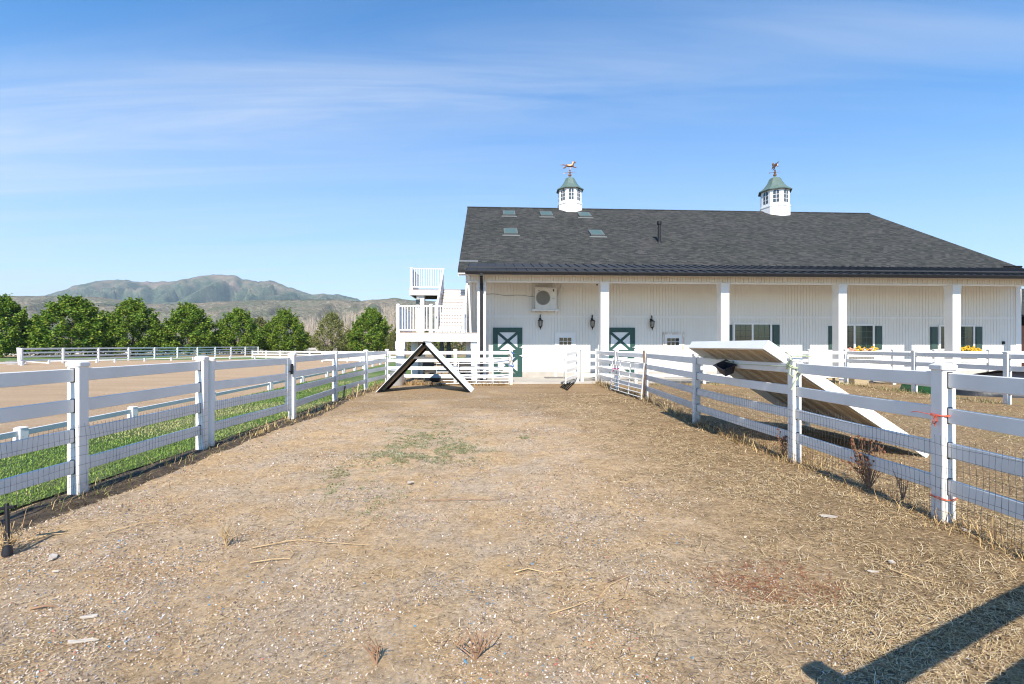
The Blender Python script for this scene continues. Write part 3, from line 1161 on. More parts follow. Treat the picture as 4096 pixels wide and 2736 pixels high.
# ---- cupolas
def cupola(pxc, s, rot, vane_rot, lab):
    y = ry
    xc = lx(pxc, y)
    o = Vector((xc, y, RZ_))
    hw = 0.80 * s                      # half width across flats
    R8 = hw / math.cos(PI / 8)
    mb = MB()
    a0 = PI / 8 + rot
    mb.lathe([(R8 * 1.0, -.85), (R8 * 1.0, .15 * s), (R8 * 1.03, .16 * s), (R8 * 1.03, .235 * s), (R8 * .96, .25 * s), (R8 * .96, 1.27 * s)], 8, o, a0)
    cp = mb.build('cupola', M_trim, barn, world=False, label=lab)
    # arched windows on every face
    for k in range(8):
        ang = rot + k * PI / 4 - PI / 2
        nrm = Vector((math.cos(ang), math.sin(ang), 0))
        tg = Vector((-nrm.y, nrm.x, 0))
        f = o + nrm * (hw * .96 + .006)
        hw2 = .165 * s
        zb, zt = .40 * s, 1.01 * s
        poly = [(-hw2, zb), (hw2, zb), (hw2, zt)] + [(hw2 * math.cos(q), zt + hw2 * math.sin(q)) for q in [PI * i / 8 for i in range(1, 8)]] + [(-hw2, zt)]
        mb = MB()
        mb.prism([f + tg * a + Vector((0, 0, z)) for a, z in poly], -nrm * .03)
        mb.build('arched_window', M_cupg, cp, world=False)
        mb = MB()
        ff = f + nrm * .008
        mb.bar(ff + Vector((0, 0, zb)), ff + Vector((0, 0, zt + hw2)), .03, .012, .002, up=nrm)
        for z in (zb + (zt - zb) * .36, zb + (zt - zb) * .78):
            mb.bar(ff + tg * -hw2 + Vector((0, 0, z)), ff + tg * hw2 + Vector((0, 0, z)), .03, .012, .002, up=nrm)
        mb.build('muntins', M_woodtan if False else M_trim, cp, world=False)
    mb = MB()
    prof = [(R8 * .97, 1.20), (R8 * 1.13, 1.19), (R8 * 1.14, 1.235), (R8 * .93, 1.36), (R8 * .76, 1.50), (R8 * .62, 1.66), (R8 * .50, 1.84), (R8 * .42, 2.0), (R8 * .34, 2.09), (.10, 2.16), (.06, 2.24)]
    mb.lathe([(r, z * s) for r, z in prof], 8, o, a0)
    mb.build('copper_roof', M_patina, cp, world=False)
    # weather vane
    zt = 2.20 * s
    mb = MB()
    mb.tube([o + Vector((0, 0, zt - .1)), o + Vector((0, 0, zt + .75))], .018)
    mb.lathe([(.02, 0), (.11, .08), (.12, .14), (.05, .24), (.08, .32), (.04, .42), (.06, .47), (.02, .52)], 10, o + Vector((0, 0, zt)))
    mb.tube([o + Vector((-.42, 0, zt + .28)), o + Vector((.42, 0, zt + .36))], .012, 5)
    mb.prism([o + Vector((-.46, 0, zt + .22)), o + Vector((-.34, 0, zt + .24)), o + Vector((-.36, 0, zt + .34))], (0, .02, 0))
    ca, sa = math.cos(vane_rot), math.sin(vane_rot)

    def h(x, z, yy=0.0):
        x, yy = x * .70, yy * .7
        return o + Vector((x * ca - yy * sa, x * sa + yy * ca, zt + .60 + z * .62))
    # running horse: trunk, neck, head, legs, tail
    k7 = .64
    mb.tube([h(-.42, .28), h(-.30, .34), (h(0, .30)), h(.22, .34), h(.34, .40)], [q * k7 for q in (.06, .145, .135, .16, .10)], 10)
    mb.tube([h(.24, .38), h(.36, .60), h(.42, .76)], [q * k7 for q in (.15, .11, .08)], 8)
    mb.tube([h(.38, .78), h(.52, .70), h(.60, .60)], [q * k7 for q in (.08, .065, .04)], 8)
    mb.tube([h(.38, .82), h(.40, .92)], [.02, .006], 5)
    mb.prism([h(.16, .48, -.012), h(.34, .86, -.012), h(.34, .66, -.012), h(.26, .42, -.012)], h(0, 0, .024) - h(0, 0, 0))
    for sd in (-.07, .07):
        mb.tube([h(.28, .30, sd), h(.42, .14 + sd * .6, sd), h(.66, .12 + sd, sd)], [q * k7 for q in (.075, .045, .024)], 6)
        mb.tube([h(-.34, .30, sd), h(-.46, .12 + sd, sd), h(-.68, .02 + sd * .8, sd)], [q * k7 for q in (.09, .05, .024)], 6)
    mb.tube([h(-.40, .36), h(-.62, .42), h(-.98, .38)], [q * k7 for q in (.035, .06, .014)], 6)
    mb.tube([h(.20, .24), h(.06, .02), h(0, -.2)], [.02, .015, .015], 5)
    mb.build('weather_vane', M_copper, cp, world=False, smooth=True)


cupola(2279.5, 1.0, -TH, -TH, 'cupola with a copper horse weather vane seen from its side')
cupola(3099.5, 1.14, math.radians(17), math.radians(80), 'cupola with a copper weather vane seen end-on')

# ------------------------------------------------------------------ deck and stairs against the barn's left end
deck = thing('stair_deck', 'white raised deck with stairs climbing beside the barn end', 'deck', l2w((lx(1740, -2.4), -1, 0)), TH)
DY = -2.42


def L(x, y, z):
    return l2w((x, y, z))


class LB(MB):
    """builder whose boxes are given in barn coordinates and stored in world ones"""

    def lbox(self, x0, x1, y0, y1, z0, z1):
        vs = [L(*p) for p in ((x0, y0, z0), (x1, y0, z0), (x1, y1, z0), (x0, y1, z0), (x0, y0, z1), (x1, y0, z1), (x1, y1, z1), (x0, y1, z1))]
        self.add(vs, [(0, 3, 2, 1), (4, 5, 6, 7), (0, 1, 5, 4), (1, 2, 6, 5), (2, 3, 7, 6), (3, 0, 4, 7)])


dx0, dx1 = lx(1585, DY), lx(1909, DY)
dz1, dz0 = lz(1700, 1331.5, DY), lz(1700, 1366, DY)
mb = LB()
mb.lbox(dx0, dx1, DY, DY + .05, dz0, dz1 - .012)
mb.lbox(dx0, dx0 + .05, DY + .05, 1.2, dz0, dz1 - .012)
mb.build('fascia', M_trim, deck)
mb = LB()
yy = DY - .02
while yy < 1.2:
    mb.lbox(dx0 - .02, dx1, yy, yy + .135, dz1 - .01, dz1 + .02)
    yy += .14
mb.build('deck_floor', M_deckboard, deck)
mb = LB()
for i in range(9):
    x = dx0 + .1 + i * (dx1 - dx0 - .2) / 8
    mb.lbox(x, x + .04, DY + .05, 1.2, dz0 + .03, dz1 - .02)
mb.build('joist', M_woodgrey, deck)
for (a, b2, yv) in ((1583, 1617, DY + .02), (1885, 1909, DY + .12)):
    mb = LB()
    x0, x1 = lx(a, yv), lx(b2, yv)
    mb.lbox(x0, x1, yv, yv + .36, 0, dz0 - .31)
    mb.lbox(x0 - .02, x1 + .015, yv - .02, yv + .38, dz0 - .31, dz0)
    mb.build('support_post', M_trim, deck)
mb = LB()
mb.lbox(dx0 + .05, dx0 + .4, 1.0, 1.35, 0, dz0)
mb.build('support_post', M_trim, deck)


def newel(mbx, x, y, z0, z1, hw=.06):
    mbx.rsq(L(x, y, 0), (CT, ST, 0), [(hw + .03, z0), (hw, z0 + .12), (hw, z1 - .05), (hw + .018, z1 - .05), (hw + .018, z1 - .025), (hw * .5, z1)], .012)


def railing(p, q, top, bot, nb, par, thick=.06):
    """straight railing between barn-frame points p,q given at deck level; top/bot above them"""
    mbx = MB()
    P, Q = L(*p), L(*q)
    u2 = Vector((0, 0, 1))
    mbx.bar(P + u2 * top, Q + u2 * top, thick, .06, .01)
    mbx.bar(P + u2 * bot, Q + u2 * bot, .045, .055, .008)
    for i in range(1, nb):
        c = P.lerp(Q, i / nb)
        mbx.bar(c + u2 * bot, c + u2 * top, .035, .035, .004, up=(0, 1, 0))
    return mbx.build('railing', M_vinyl, par)


ztop = lz(1700, 1225, DY + .1) - dz1
zbot = lz(1700, 1320, DY + .1) - dz1
ny_ = DY + .1
xs = [lx(a, ny_) for a in (1592.5, 1724, 1852.5)]
for x in xs:
    mb = MB()
    newel(mb, x, ny_, dz1 + .02, dz1 + ztop + .1)
    mb.build('newel_post', M_vinyl, deck)
railing((xs[0] + .06, ny_, dz1), (xs[1] - .06, ny_, dz1), ztop, zbot, 11, deck)
railing((xs[1] + .06, ny_, dz1), (xs[2] - .06, ny_, dz1), ztop, zbot, 11, deck)
railing((xs[0], ny_ + .06, dz1), (xs[0], 1.1, dz1), ztop, zbot, 24, deck)
# stairs
sx0, sx1 = lx(1752, -1.7), lx(1858, -1.7)
sy0, sy1 = -1.72, 1.05
st_n = 13
sz1 = lz(1778, 1160, sy1)
rise = (sz1 - dz1 - .02) / st_n
run = (sy1 - sy0) / st_n
for i in range(st_n):
    z = dz1 + .02 + i * rise
    y = sy0 + i * run
    mb = LB()
    mb.lbox(sx0, sx1, y, y + .025, z, z + rise - .03)
    mb.build('riser', M_stair, deck)
    mb = LB()
    mb.lbox(sx0 - .01, sx1 + .01, y - .02, y + run + .02, z + rise - .03, z + rise)
    mb.build('tread', M_deckboard, deck)
for x in (sx0 - .035, sx1 + .035):
    mb = MB()
    P, Q = L(x, sy0, dz1 - .02), L(x, sy1, sz1 - .1)
    mb.bar(P, Q, .05, .34, .004)
    mb.build('stringer', M_trim, deck)
    # sloping rail with newels
    za = 1.05
    mb = MB()
    newel(mb, x - .0, sy0 - .05, dz1 + .02, lz(1735, 1207, sy0))
    mb.build('newel_post', M_vinyl, deck)
    railing((x, sy0, dz1 + rise), (x, sy1 + .1, sz1), 1.08, .12, 24, deck, .09)
# upper landing
uy0, uy1 = 1.0, 3.4
ux0 = lx(1638, uy0)
mb = LB()
mb.lbox(ux0, sx0 - .06, uy0, uy0 + .05, sz1 - .27, sz1 - .02)
mb.lbox(ux0, ux0 + .05, uy0 + .05, uy1, sz1 - .27, sz1 - .02)
mb.build('fascia', M_trim, deck)
mb = LB()
mb.lbox(ux0 - .02, wx0, uy0 - .02, uy1, sz1 - .018, sz1 + .012)
mb.build('landing_floor', M_deckboard, deck)
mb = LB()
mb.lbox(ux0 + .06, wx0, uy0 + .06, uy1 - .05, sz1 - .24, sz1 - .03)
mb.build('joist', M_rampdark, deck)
mb = MB()
newel(mb, ux0 + .08, uy0 + .08, sz1, sz1 + 1.12)
mb.build('newel_post', M_vinyl, deck)
railing((ux0 + .12, uy0 + .08, sz1), (sx0 - .06, uy0 + .08, sz1), 1.05, .14, 13, deck)
railing((ux0 + .08, uy0 + .12, sz1), (ux0 + .08, uy1, sz1), 1.05, .14, 20, deck)
mb = LB()
ua, ub = lx(1666, uy0 + .15), lx(1697, uy0 + .15)
mb.lbox(ua, ub, uy0 + .15, uy0 + .53, 0, sz1 - .25)
mb.build('support_post', M_siding, deck)
mb = LB()
mb.lbox(sx0 - .05, sx0 - .02, -.3, 1.0, dz1 + .9, sz1 - .3)
mb.build('lattice_skirt', M_patio, deck)

# lantern on that post
lt = thing('post_lantern', 'small lantern on the white post under the upper landing', 'lantern', L(lx(1672, uy0 + .08), uy0 + .08, lz(1672, 1220, uy0)), TH)
mb = MB()
b0 = lt.location
mb.rsq(b0, (CT, ST, 0), [(.07, 0), (.085, .02), (.085, .30), (.10, .31), (.03, .38)], .01)
mb.build('lantern_case', M_grey, lt)
mb = MB()
mb.rsq(b0 + Vector((0, -.003, 0)), (CT, ST, 0), [(.086, .05), (.087, .06), (.087, .26), (.086, .27)], .01)
mb.build('lantern_glass', M_glass, lt)

# ------------------------------------------------------------------ things on the barn wall


def wall_lantern(px, py, lab):
    p = lp(px, py, -.015)
    r = thing('wall_lantern', lab, 'wall lantern', l2w(p), TH, 'black lanterns on the barn wall')
    mb = MB()
    mb.lathe([(.05, -.02), (.06, .0), (.05, .02)], 10)
    mb.v = [(a, -.012 + c, b2 + .5) for a, b2, c in mb.v]
    mb.tube([(0, -.01, .5), (0, -.05, .66), (0, -.12, .70), (0, -.17, .63), (0, -.17, .48)], .018)
    mb.build('bracket', M_black, r, world=False)
    mb = MB()
    mb.lathe([(.010, -.03), (.022, .04), (.030, .06), (.070, .12), (.08, .14)], 6, (0, -.17, 0))
    mb.lathe([(.135, .40), (.12, .425), (.045, .47), (.018, .50)], 6, (0, -.17, 0))
    for k in range(6):
        a = k * PI / 3
        mb.tube([(.082 * math.cos(a), -.17 + .082 * math.sin(a), .14), (.112 * math.cos(a), -.17 + .112 * math.sin(a), .43)], .009, 5)
    mb.build('lantern_frame', M_black, r, world=False)
    mb = MB()
    mb.lathe([(.075, .15), (.102, .42)], 6, (0, -.17, 0))
    mb.build('lantern_glass', M_lampg, r, world=False)
    return r


wall_lantern(2160, 1317, 'black wall lantern right under the air conditioner')
wall_lantern(2367, 1318, 'black wall lantern just left of a porch column')
wall_lantern(2604, 1320, 'black wall lantern between the second green door and peeling white door')

p0, p1 = lp(2140, 1238, -.3), lp(2224, 1152, -.3)
ac = thing('air_conditioner', 'boxy off-white air conditioner unit on a wall shelf', 'air conditioner', l2w((p0.x, -.2, p0.z)), TH)
ax, az = p1.x - p0.x, p1.z - p0.z


def acb(mbx, *a):
    mbx.box(*a)


mb = MB()
mb.box(0, ax * .70, -.30, .02, 0, az)
mb.box(ax * .705, ax, -.285, .02, 0, az * .985)
mb.build('casing', M_acw, ac, world=False)
mb = MB()
cx, cz, rr = ax * .36, az * .52, az * .31
mb.lathe([(rr * 1.08, 0), (rr * 1.08, .012), (rr, .016), (rr * .98, .004)], 28)
mb.v = [(a + cx, -.30 - c, b2 + cz) for a, b2, c in mb.v]
for i in range(-9, 10):
    z = cz + i * rr / 10
    hw_ = math.sqrt(max(0.0, rr * rr - (z - cz) ** 2))
    mb.bar((cx - hw_, -.312, z), (cx + hw_, -.312, z), .008, .012, .001)
mb.build('fan_grille', M_acg, ac, world=False)
mb = MB()
mb.lathe([(rr * .97, 0), (rr * .97, .004)], 28)
mb.v = [(a + cx, -.301 - c, b2 + cz) for a, b2, c in mb.v]
mb.build('fan_opening', M_fan, ac, world=False)
mb = MB()
mb.box(-.16, ax + .1, -.36, .18, -.07, -.015)
for x in (0.05, .3, .6, ax - .05):
    mb.box(x, x + .05, -.34, .18, -.1, -.07)
mb.build('shelf', M_trim, ac, world=False)
mb = MB()
for k in range(3):
    o_ = .035 * k
    mb.tube([(ax * .98, -.05, .35 + o_), (ax + .06 + o_, .1, .5), (ax + .12 + o_, .17, .8), (ax + .28 + o_, .18, az + .1), (ax + .42 + o_, .18, az + .33)], .016)
mb.build('pipe', M_trim, ac, world=False)
mb = MB()
q0 = lp(1946, 1177, -.02)
pts = [(q0.x - p0.x + i * (0 - (q0.x - p0.x)) / 8, .17, (q0.z - p0.z) + .03 * math.sin(i * 1.4) - .01 * i) for i in range(9)]
mb.tube(pts, .014)
mb.build('cable', M_grey, ac, world=False)
mb = MB()
mb.box(ax * .83, ax * .88, -.292, -.28, az * .82, az * .92)
mb.box(ax * .12, ax * .2, -.307, -.299, az * .83, az * .855)
mb.box(ax * .81, ax * .9, -.292, -.28, az * .50, az * .515)
mb.build('badge', M_black, ac, world=False)

# flood light near the beam, outlet box
mb = MB()
q = l2w(lp(2388, 1139, -2.2))
mb.ball(q, .035)
single('porch_camera', mb, M_black, 'tiny dark red camera dome under the porch beam', 'camera')
mb = MB()
q = lp(4012, 1377, -.01)
mb.add([l2w((q.x + a, b2, q.z + c)) for a in (-.05, .05) for b2 in (-.07, -.001) for c in (0, .15)], [(0, 1, 3, 2), (4, 6, 7, 5), (0, 4, 5, 1), (2, 3, 7, 6), (0, 2, 6, 4), (1, 5, 7, 3)])
single('outlet_box', mb, M_black, 'small dark outlet box low on the barn wall near its right end', 'outlet box')


def flower_box(xa, xb, ytop, lab, ycols):
    x0, x1 = lx(xa, -.25), lx(xb, -.25)
    z1 = lz(xa, 1407, -.25)
    r = thing('flower_box', lab, 'flower box', L((x0 + x1) / 2, -.2, z1 - .28), TH)
    mb = LB()
    mb.lbox(x0, x1, -.36, -.055, z1 - .26, z1)
    mb.build('planter', M_trim, r)
    rd = random.Random(xa)
    ln = x1 - x0
    spans, cur = [], 0.0
    for a, b2 in sorted(ycols):
        if a - cur > .06:
            spans.append((cur, a, 1))
        spans.append((a, b2, 0))
        cur = b2
    if 1 - cur > .06:
        spans.append((cur, 1.0, 1))
    for a, b2, kind in spans:
        mbb = MB()
        n_ = int((b2 - a) * ln / .012)
        for i in range(n_):
            fx = a + (b2 - a) * (i + .5) / n_
            u_ = (fx - a) / (b2 - a)
            hh = (.27 if kind == 0 else .17) * (.35 + .65 * math.sin(PI * u_))
            mbb.ball(L(x0 + fx * ln, -.33 + rd.random() * .24, z1 + .02 + rd.random() * hh), rd.uniform(.035, .05), 6, 4, (1, 1, .8))
        mbb.build('yellow_blooms' if kind == 0 else 'pink_blooms', M_yellow if kind == 0 else M_pinkbl, r)
    mbb = MB()
    n_ = int(ln / .02)
    for i in range(n_):
        mbb.ball(L(x0 + .04 + (ln - .08) * i / n_, -.3 + rd.random() * .2, z1 + .01), .045, 6, 4)
    mbb.build('leaves', M_leafg, r)


flower_box(3386, 3512, 1387, 'flower box with mostly pink blooms and two yellow clumps', ((.28, .48), (.8, 1.0), (.62, .68)))
flower_box(3838, 3930, 1390, 'flower box of bright yellow blooms by the last porch column', ((.0, .95),))

# ------------------------------------------------------------------ fences
RAILS = [(1.232, 1.368), (0.910, 1.046), (0.590, 0.728), (0.262, 0.402)]
POST_H = 1.455


def up3(p, z):
    return Vector((p[0], p[1], z))


def fence(name, label, pts, cat='fence', rails=RAILS, post_h=POST_H, hw=.0635, slots=True, skip=(), zoff=None, nopost=(), lean=None, sag=0.0, rw=.038, tilt=None):
    root = thing(name, label, cat, (pts[0][0], pts[0][1], 0), 0)
    n = len(pts)
    zo = zoff or [0] * n
    for i, p in enumerate(pts):
        a = pts[max(0, i - 1)]
        b2 = pts[min(n - 1, i + 1)]
        d = Vector((b2[0] - a[0], b2[1] - a[1], 0)).normalized()
        if i in nopost:
            continue
        mb = MB()
        base = Vector((p[0], p[1], 0))
        ph = post_h + zo[i]
        mb.rsq(base, d, [(hw, -.12), (hw, ph - .05)], .014)
        po = mb.build('post', M_fence, root)
        mb = MB()
        mb.rsq(base, d, [(hw + .003, ph - .065), (hw + .012, ph - .06), (hw + .012, ph - .022), (hw + .004, ph - .012), (hw * .55, ph)], .022)
        mb.build('post_cap', M_fence, po)
        if slots:
            mb = MB()
            for (z0, z1) in rails:
                for s in (-1, 1):
                    if (s == -1 and i == 0) or (s == 1 and i == n - 1):
                        continue
                    c = base + d * (s * (hw - .004))
                    mb.bar(c + Vector((0, 0, z0 - .008 + zo[i])), c + Vector((0, 0, z1 + .008 + zo[i])), rw + .016, .0125, .003, up=d)
            if mb.v:
                mb.build('rail_slot_shade', M_gapshade, po)  # dark boxes standing in for the shadow gaps round rail ends
    for i in range(n - 1):
        if i in skip:
            continue
        d = Vector((pts[i + 1][0] - pts[i][0], pts[i + 1][1] - pts[i][1], 0)).normalized()
        for k, (z0, z1) in enumerate(rails):
            j1, j2 = random.uniform(-.006, .006), random.uniform(-.006, .006)
            mb = MB()
            P = up3(pts[i], (z0 + z1) / 2 + zo[i] + j1) + d * (hw - .012)
            Q = up3(pts[i + 1], (z0 + z1) / 2 + zo[i + 1] + j2) - d * (hw - .012)
            mb.bar(P, Q, rw, z1 - z0, .006, bend=sag if sag else None)
            mb.build('rail', M_fence, root)
    return root


def wire_mesh(root, pts, side, z0, z1, dx=.0508, dz=.1, r=.0016, mess=.006, skip=()):
    """welded wire hung on the fence; one mesh"""
    mb = MB()
    seed = random.random() * 50
    for i in range(len(pts) - 1):
        if i in skip:
            continue
        a, b2 = Vector((pts[i][0], pts[i][1], 0)), Vector((pts[i + 1][0], pts[i + 1][1], 0))
        ln = (b2 - a).length
        d = (b2 - a) / ln
        nrm = Vector((-d.y, d.x, 0)) * side

        def P(s, z):
            q = Vector((s * 2.2 + seed, z * 3, i))
            w1 = mnoise.noise(q) * .028
            w2 = mnoise.noise(q + Vector((9, 4, 2))) * .03
            return a + d * (s + w2) + nrm * (.075 + abs(w1)) + Vector((0, 0, z + mnoise.noise(Vector((s * 1.3, seed, i))) * .025 + mnoise.noise(q * 2.0) * mess))
        nv = int(ln / dx)
        zs = [z0 + (z1 - z0) * q / 5 for q in range(6)]
        for q in range(nv):
            s = q * dx
            mb.tube([P(s, z) for z in zs], r, 3)
        nh = int((z1 - z0) / dz)
        ss = [ln * q / 24 for q in range(25)]
        for q in range(nh + 1):
            z = z0 + q * dz
            mb.tube([P(s, z) for s in ss], r, 3)
    return mb.build('wire_mesh', M_wire, root)


LP = [(-4.60, 2.45), (-4.64, 4.865), (-4.75, 6.97)]
fl = fence('corral_fence', 'near left run of white four-rail corral fence beside the lawn', LP)
wire_mesh(fl, LP, -1, .05, .78)
LP2 = [(-4.735, 9.8), (-5.02, 12.9), (-5.2, 16.2), (-5.22, 19.0)]
fl2 = fence('corral_fence', 'far left run of white corral fence between gate and deck', LP2)
wire_mesh(fl2, LP2, -1, .05, .76, skip=(1, 2))
wire_mesh(fl2, LP2, -1, .15, .78, mess=.02, skip=(0, 2))

# gate in the left fence
gt = thing('paddock_gate', 'white four-rail gate in the left corral fence', 'gate', (-4.752, 7.17, 0))
ga, gb = Vector((-4.752, 7.17, 0)), Vector((-4.738, 9.62, 0))
mb = MB()
mb.lathe([(.058, .0), (.058, 1.36), (.072, 1.365), (.072, 1.40), (.03, 1.425)], 14, ga)
mb.build('hinge_post', M_fence, gt, smooth=True)
for zz0, zz1 in RAILS:
    mb = MB()
    mb.bar(ga + Vector((0, .05, (zz0 + zz1) / 2 - .01)), gb + Vector((0, -.0, (zz0 + zz1) / 2 - .02)), .042, zz1 - zz0, .006)
    mb.build('rail', M_fence, gt)
mb = MB()
mb.bar(gb + Vector((0, 0, .22)), gb + Vector((0, 0, 1.352)), .048, .14, .006, up=(0, 1, 0))
mb.build('stile', M_fence, gt)
mb = MB()
mb.box(-4.70, -4.66, 9.66, 9.70, 1.0, 1.22)
mb.tube([(-4.69, 9.6, 1.06), (-4.69, 9.75, 1.06)], .014)
mb.build('latch', M_black, gt)
wm = wire_mesh(gt, [(-4.752, 7.17), (-4.738, 9.62)], -1, .06, .76, mess=.018)

# right fence
RP = [(4.0, 1.9), (3.98, 4.2), (3.955, 6.37), (3.83, 9.45)]
fr = fence('corral_fence', 'near right run of white corral fence with wire and a leaning panel', RP, sag=.008)
wire_mesh(fr, RP, 1, .02, .80, mess=.014)
RP2 = [(3.83, 9.46), (4.0, 13.6), (3.69, 16.1), (3.61, 19.4)]
fr2 = fence('corral_fence', 'far right run of white corral fence up to the barn porch', RP2, nopost=(0,))
wire_mesh(fr2, RP2, 1, .04, .78, skip=(1, 2))
# fences along the front of the barn
EP = [(-5.22, 19.0), (-2.34, 18.8), (-0.03, 18.55)]
fence('corral_fence', 'sunlit white fence closing the corral in front of the deck', EP, nopost=(0,), slots=False)
BP = [(2.95, 19.2), (3.61, 19.42), (5.2, 19.1), (8.0, 18.95), (10.9, 18.85), (12.3, 18.82), (13.8, 18.8)]
fence('paddock_fence', 'sunlit white fence running along the barn porch behind the tilted panel', BP, nopost=(1,), slots=False)
CP = [(13.8, 18.8), (13.62, 15.4), (13.5, 12.4), (13.4, 9.2)]
fence('paddock_fence', 'white fence leading from the porch towards the right edge', CP, nopost=(0,))
DP = [(13.8, 18.82), (15.6, 18.6), (17.2, 18.5), (19.2, 18.3), (21.4, 18.2), (24.0, 18.1)]
fence('paddock_fence', 'sunlit white fence under the yellow flower box at the far right', DP, nopost=(0,), slots=False)
fence('corral_fence', 'white gate fence at the right edge that throws the foreground shadow', [(1.53, 0.66), (3.93, 1.78)], nopost=(1,), slots=False)

# open gate at the corral entrance
og = thing('paddock_gate', 'short white gate standing open at the corral entrance', 'gate', (2.76, 19.15, 0))
A, B = Vector((2.74, 19.1, 0)), Vector((2.07, 17.6, 0))
mb = MB()
mb.rsq((2.76, 19.18, 0), (1, 0, 0), [(.06, 0), (.06, 1.38), (.03, 1.40)], .015)
mb.build('hinge_post', M_fence, og, smooth=True)
mb = MB()
mb.bar(B + Vector((0, 0, .12)), B + Vector((0, 0, 1.32)), .05, .12, .006, up=(0, 1, 0))
mb.build('stile', M_fence, og)
for zz0, zz1 in RAILS:
    zc = (zz0 + zz1) / 2
    mb = MB()
    mb.bar(A + Vector((0, 0, zc + .0)), B + Vector((0, 0, zc - .05)), .04, .135, .006)
    mb.build('rail', M_fence, og)
mb = MB()
mb.tube([B + Vector((-.05, -.05, 1.1)), B + Vector((-.07, -.06, .9)), B + Vector((-.06, -.05, .5)), B + Vector((-.08, -.05, .35))], .012)
mb.build('latch_chain', M_grey, og)

# ------------------------------------------------------------------ tubular livestock gates


def tube_panel(name, label, a, b2, za, zb, rails, stays, lean, bot=.08, r=.018):
    root = thing(name, label, 'tube gate', (a[0], a[1], 0))
    A, B = Vector((a[0], a[1], 0)), Vector((b2[0], b2[1], 0))
    ln = Vector((lean[0], lean[1], 0))

    def P(s, f):
        z = bot + (za + (zb - za) * s - bot) * f
        return A.lerp(B, s) + ln * f + Vector((0, 0, z))
    mb = MB()
    mb.tube([P(0, -.06), P(0, 1), P(1, 1), P(1, -.06)], r, 8)
    mb.build('frame', M_pipe, root, smooth=True)
    for f in rails:
        mb = MB()
        mb.tube([P(0, f), P(.5, f - .006), P(1, f)], r * .85, 7)
        mb.build('rail', M_pipe, root, smooth=True)
    for s in stays:
        mb = MB()
        mb.bar(P(s, 0), P(s, 1), .03, .012, .002, up=(0, 1, 0))
        mb.build('stay', M_pipe, root)
    return root


tube_panel('livestock_gate', 'white tube gate leaning on the fence behind the wooden ramp', (-3.04, 18.25), (-0.12, 18.3), 1.06, 1.10,
           (0.0, .11, .22, .33, .46, .60, .80), (.3, .55, .78), (0, .12))
tube_panel('livestock_gate', 'rusty tube gate leaning against the right corral fence', (3.52, 16.2), (3.80, 13.35), 1.10, 1.08,
           (0.0, .12, .24, .36, .5, .66, .83), (.28, .62), (.08, .02))
mb = MB()
mb.tube([(3.92, 13.45, 0), (3.90, 13.45, 1.46)], .03, 8)
single('steel_pole', mb, M_rust, 'thin rusty steel pole beside the right corral fence', 'pole', smooth=True)

# ------------------------------------------------------------------ wooden A-frame ramp on the left
AY0, AY1 = 15.6, 16.85
ap = Vector((-3.02, 0, 1.735))
ramp = thing('agility_ramp', 'white A-shaped wooden ramp with black underside standing on the dirt', 'ramp', (-3.02, 16.2, 0))


def leg(xb, flip):
    """one leg: board with pale top, dark underside, spine"""
    d = Vector((xb - ap.x, 0, -ap.z)).normalized()
    n = Vector((-d.z, 0, d.x)) if d.x > 0 else Vector((d.z, 0, -d.x))
    top0 = Vector((ap.x, 0, ap.z))
    L_ = (Vector((xb, 0, 0)) - top0).length

    def slab(n0, n1, y0, y1, s0=0.0, s1=1.0):
        m2 = MB()
        c = [top0 + d * L_ * s0 + n * n0, top0 + d * L_ * s1 + n * n0, top0 + d * L_ * s1 + n * n1, top0 + d * L_ * s0 + n * n1]
        m2.prism([p + Vector((0, y0, 0)) for p in c], (0, y1 - y0, 0))
        return m2
    slab(-.018, .0, AY0, AY1).build('deck_panel', M_ramptop, ramp)
    slab(-.10, -.0185, AY0, AY0 + .04, .0, .995).build('side_rail', M_rampdark, ramp)
    slab(-.10, -.0185, AY1 - .04, AY1, .0, .995).build('side_rail', M_rampdark, ramp)
    slab(-.024, -.0185, AY0 + .04, AY1 - .04, 0.02, .99).build('underside', M_rampdark, ramp)
    slab(-.09, -.0245, AY0 + .55, AY0 + .66, 0.04, .97).build('spine', M_woodtan, ramp)


leg(-1.39, 1)
leg(-4.68, -1)
mb = MB()
zc = H - (1431 - 1380) * 15.7 / F
mb.bar((-3.56, AY0 + .06, zc), (-2.52, AY0 + .06, zc), .03, .08, .004)
mb.build('cross_bar', M_darkwood, ramp)
mb = MB()
mb.bar((-3.02, AY0, ap.z + .004), (-3.02, AY1, ap.z + .004), .05, .02, .004)
mb.build('ridge_hinge', M_rampdark, ramp)

# ------------------------------------------------------------------ tilted panel leaning over the right fence
PA, PB = Vector((3.56, 9.15, 1.60)), Vector((3.68, 6.62, 1.60))
PC, PD = Vector((5.95, 9.15, 0.02)), Vector((6.0, 6.56, 0.02))
panel = thing('leaning_panel', 'big white ribbed panel leaning over the right corral fence', 'panel', (4.7, 7.9, 0))
nrm = (PB - PA).cross(PC - PA).normalized()
if nrm.z < 0:
    nrm = -nrm


def on_panel(s, q, h):
    """s along A->B, q down the slope"""
    return PA.lerp(PB, s).lerp(PC.lerp(PD, s), q) + nrm * h


def pslab(s0, s1, q0, q1, h0, h1):
    m2 = MB()
    vs = [on_panel(s, q, h) for h in (h0, h1) for s, q in ((s0, q0), (s1, q0), (s1, q1), (s0, q1))]
    m2.add(vs, [(0, 3, 2, 1), (4, 5, 6, 7), (0, 1, 5, 4), (1, 2, 6, 5), (2, 3, 7, 6), (3, 0, 4, 7)])
    return m2


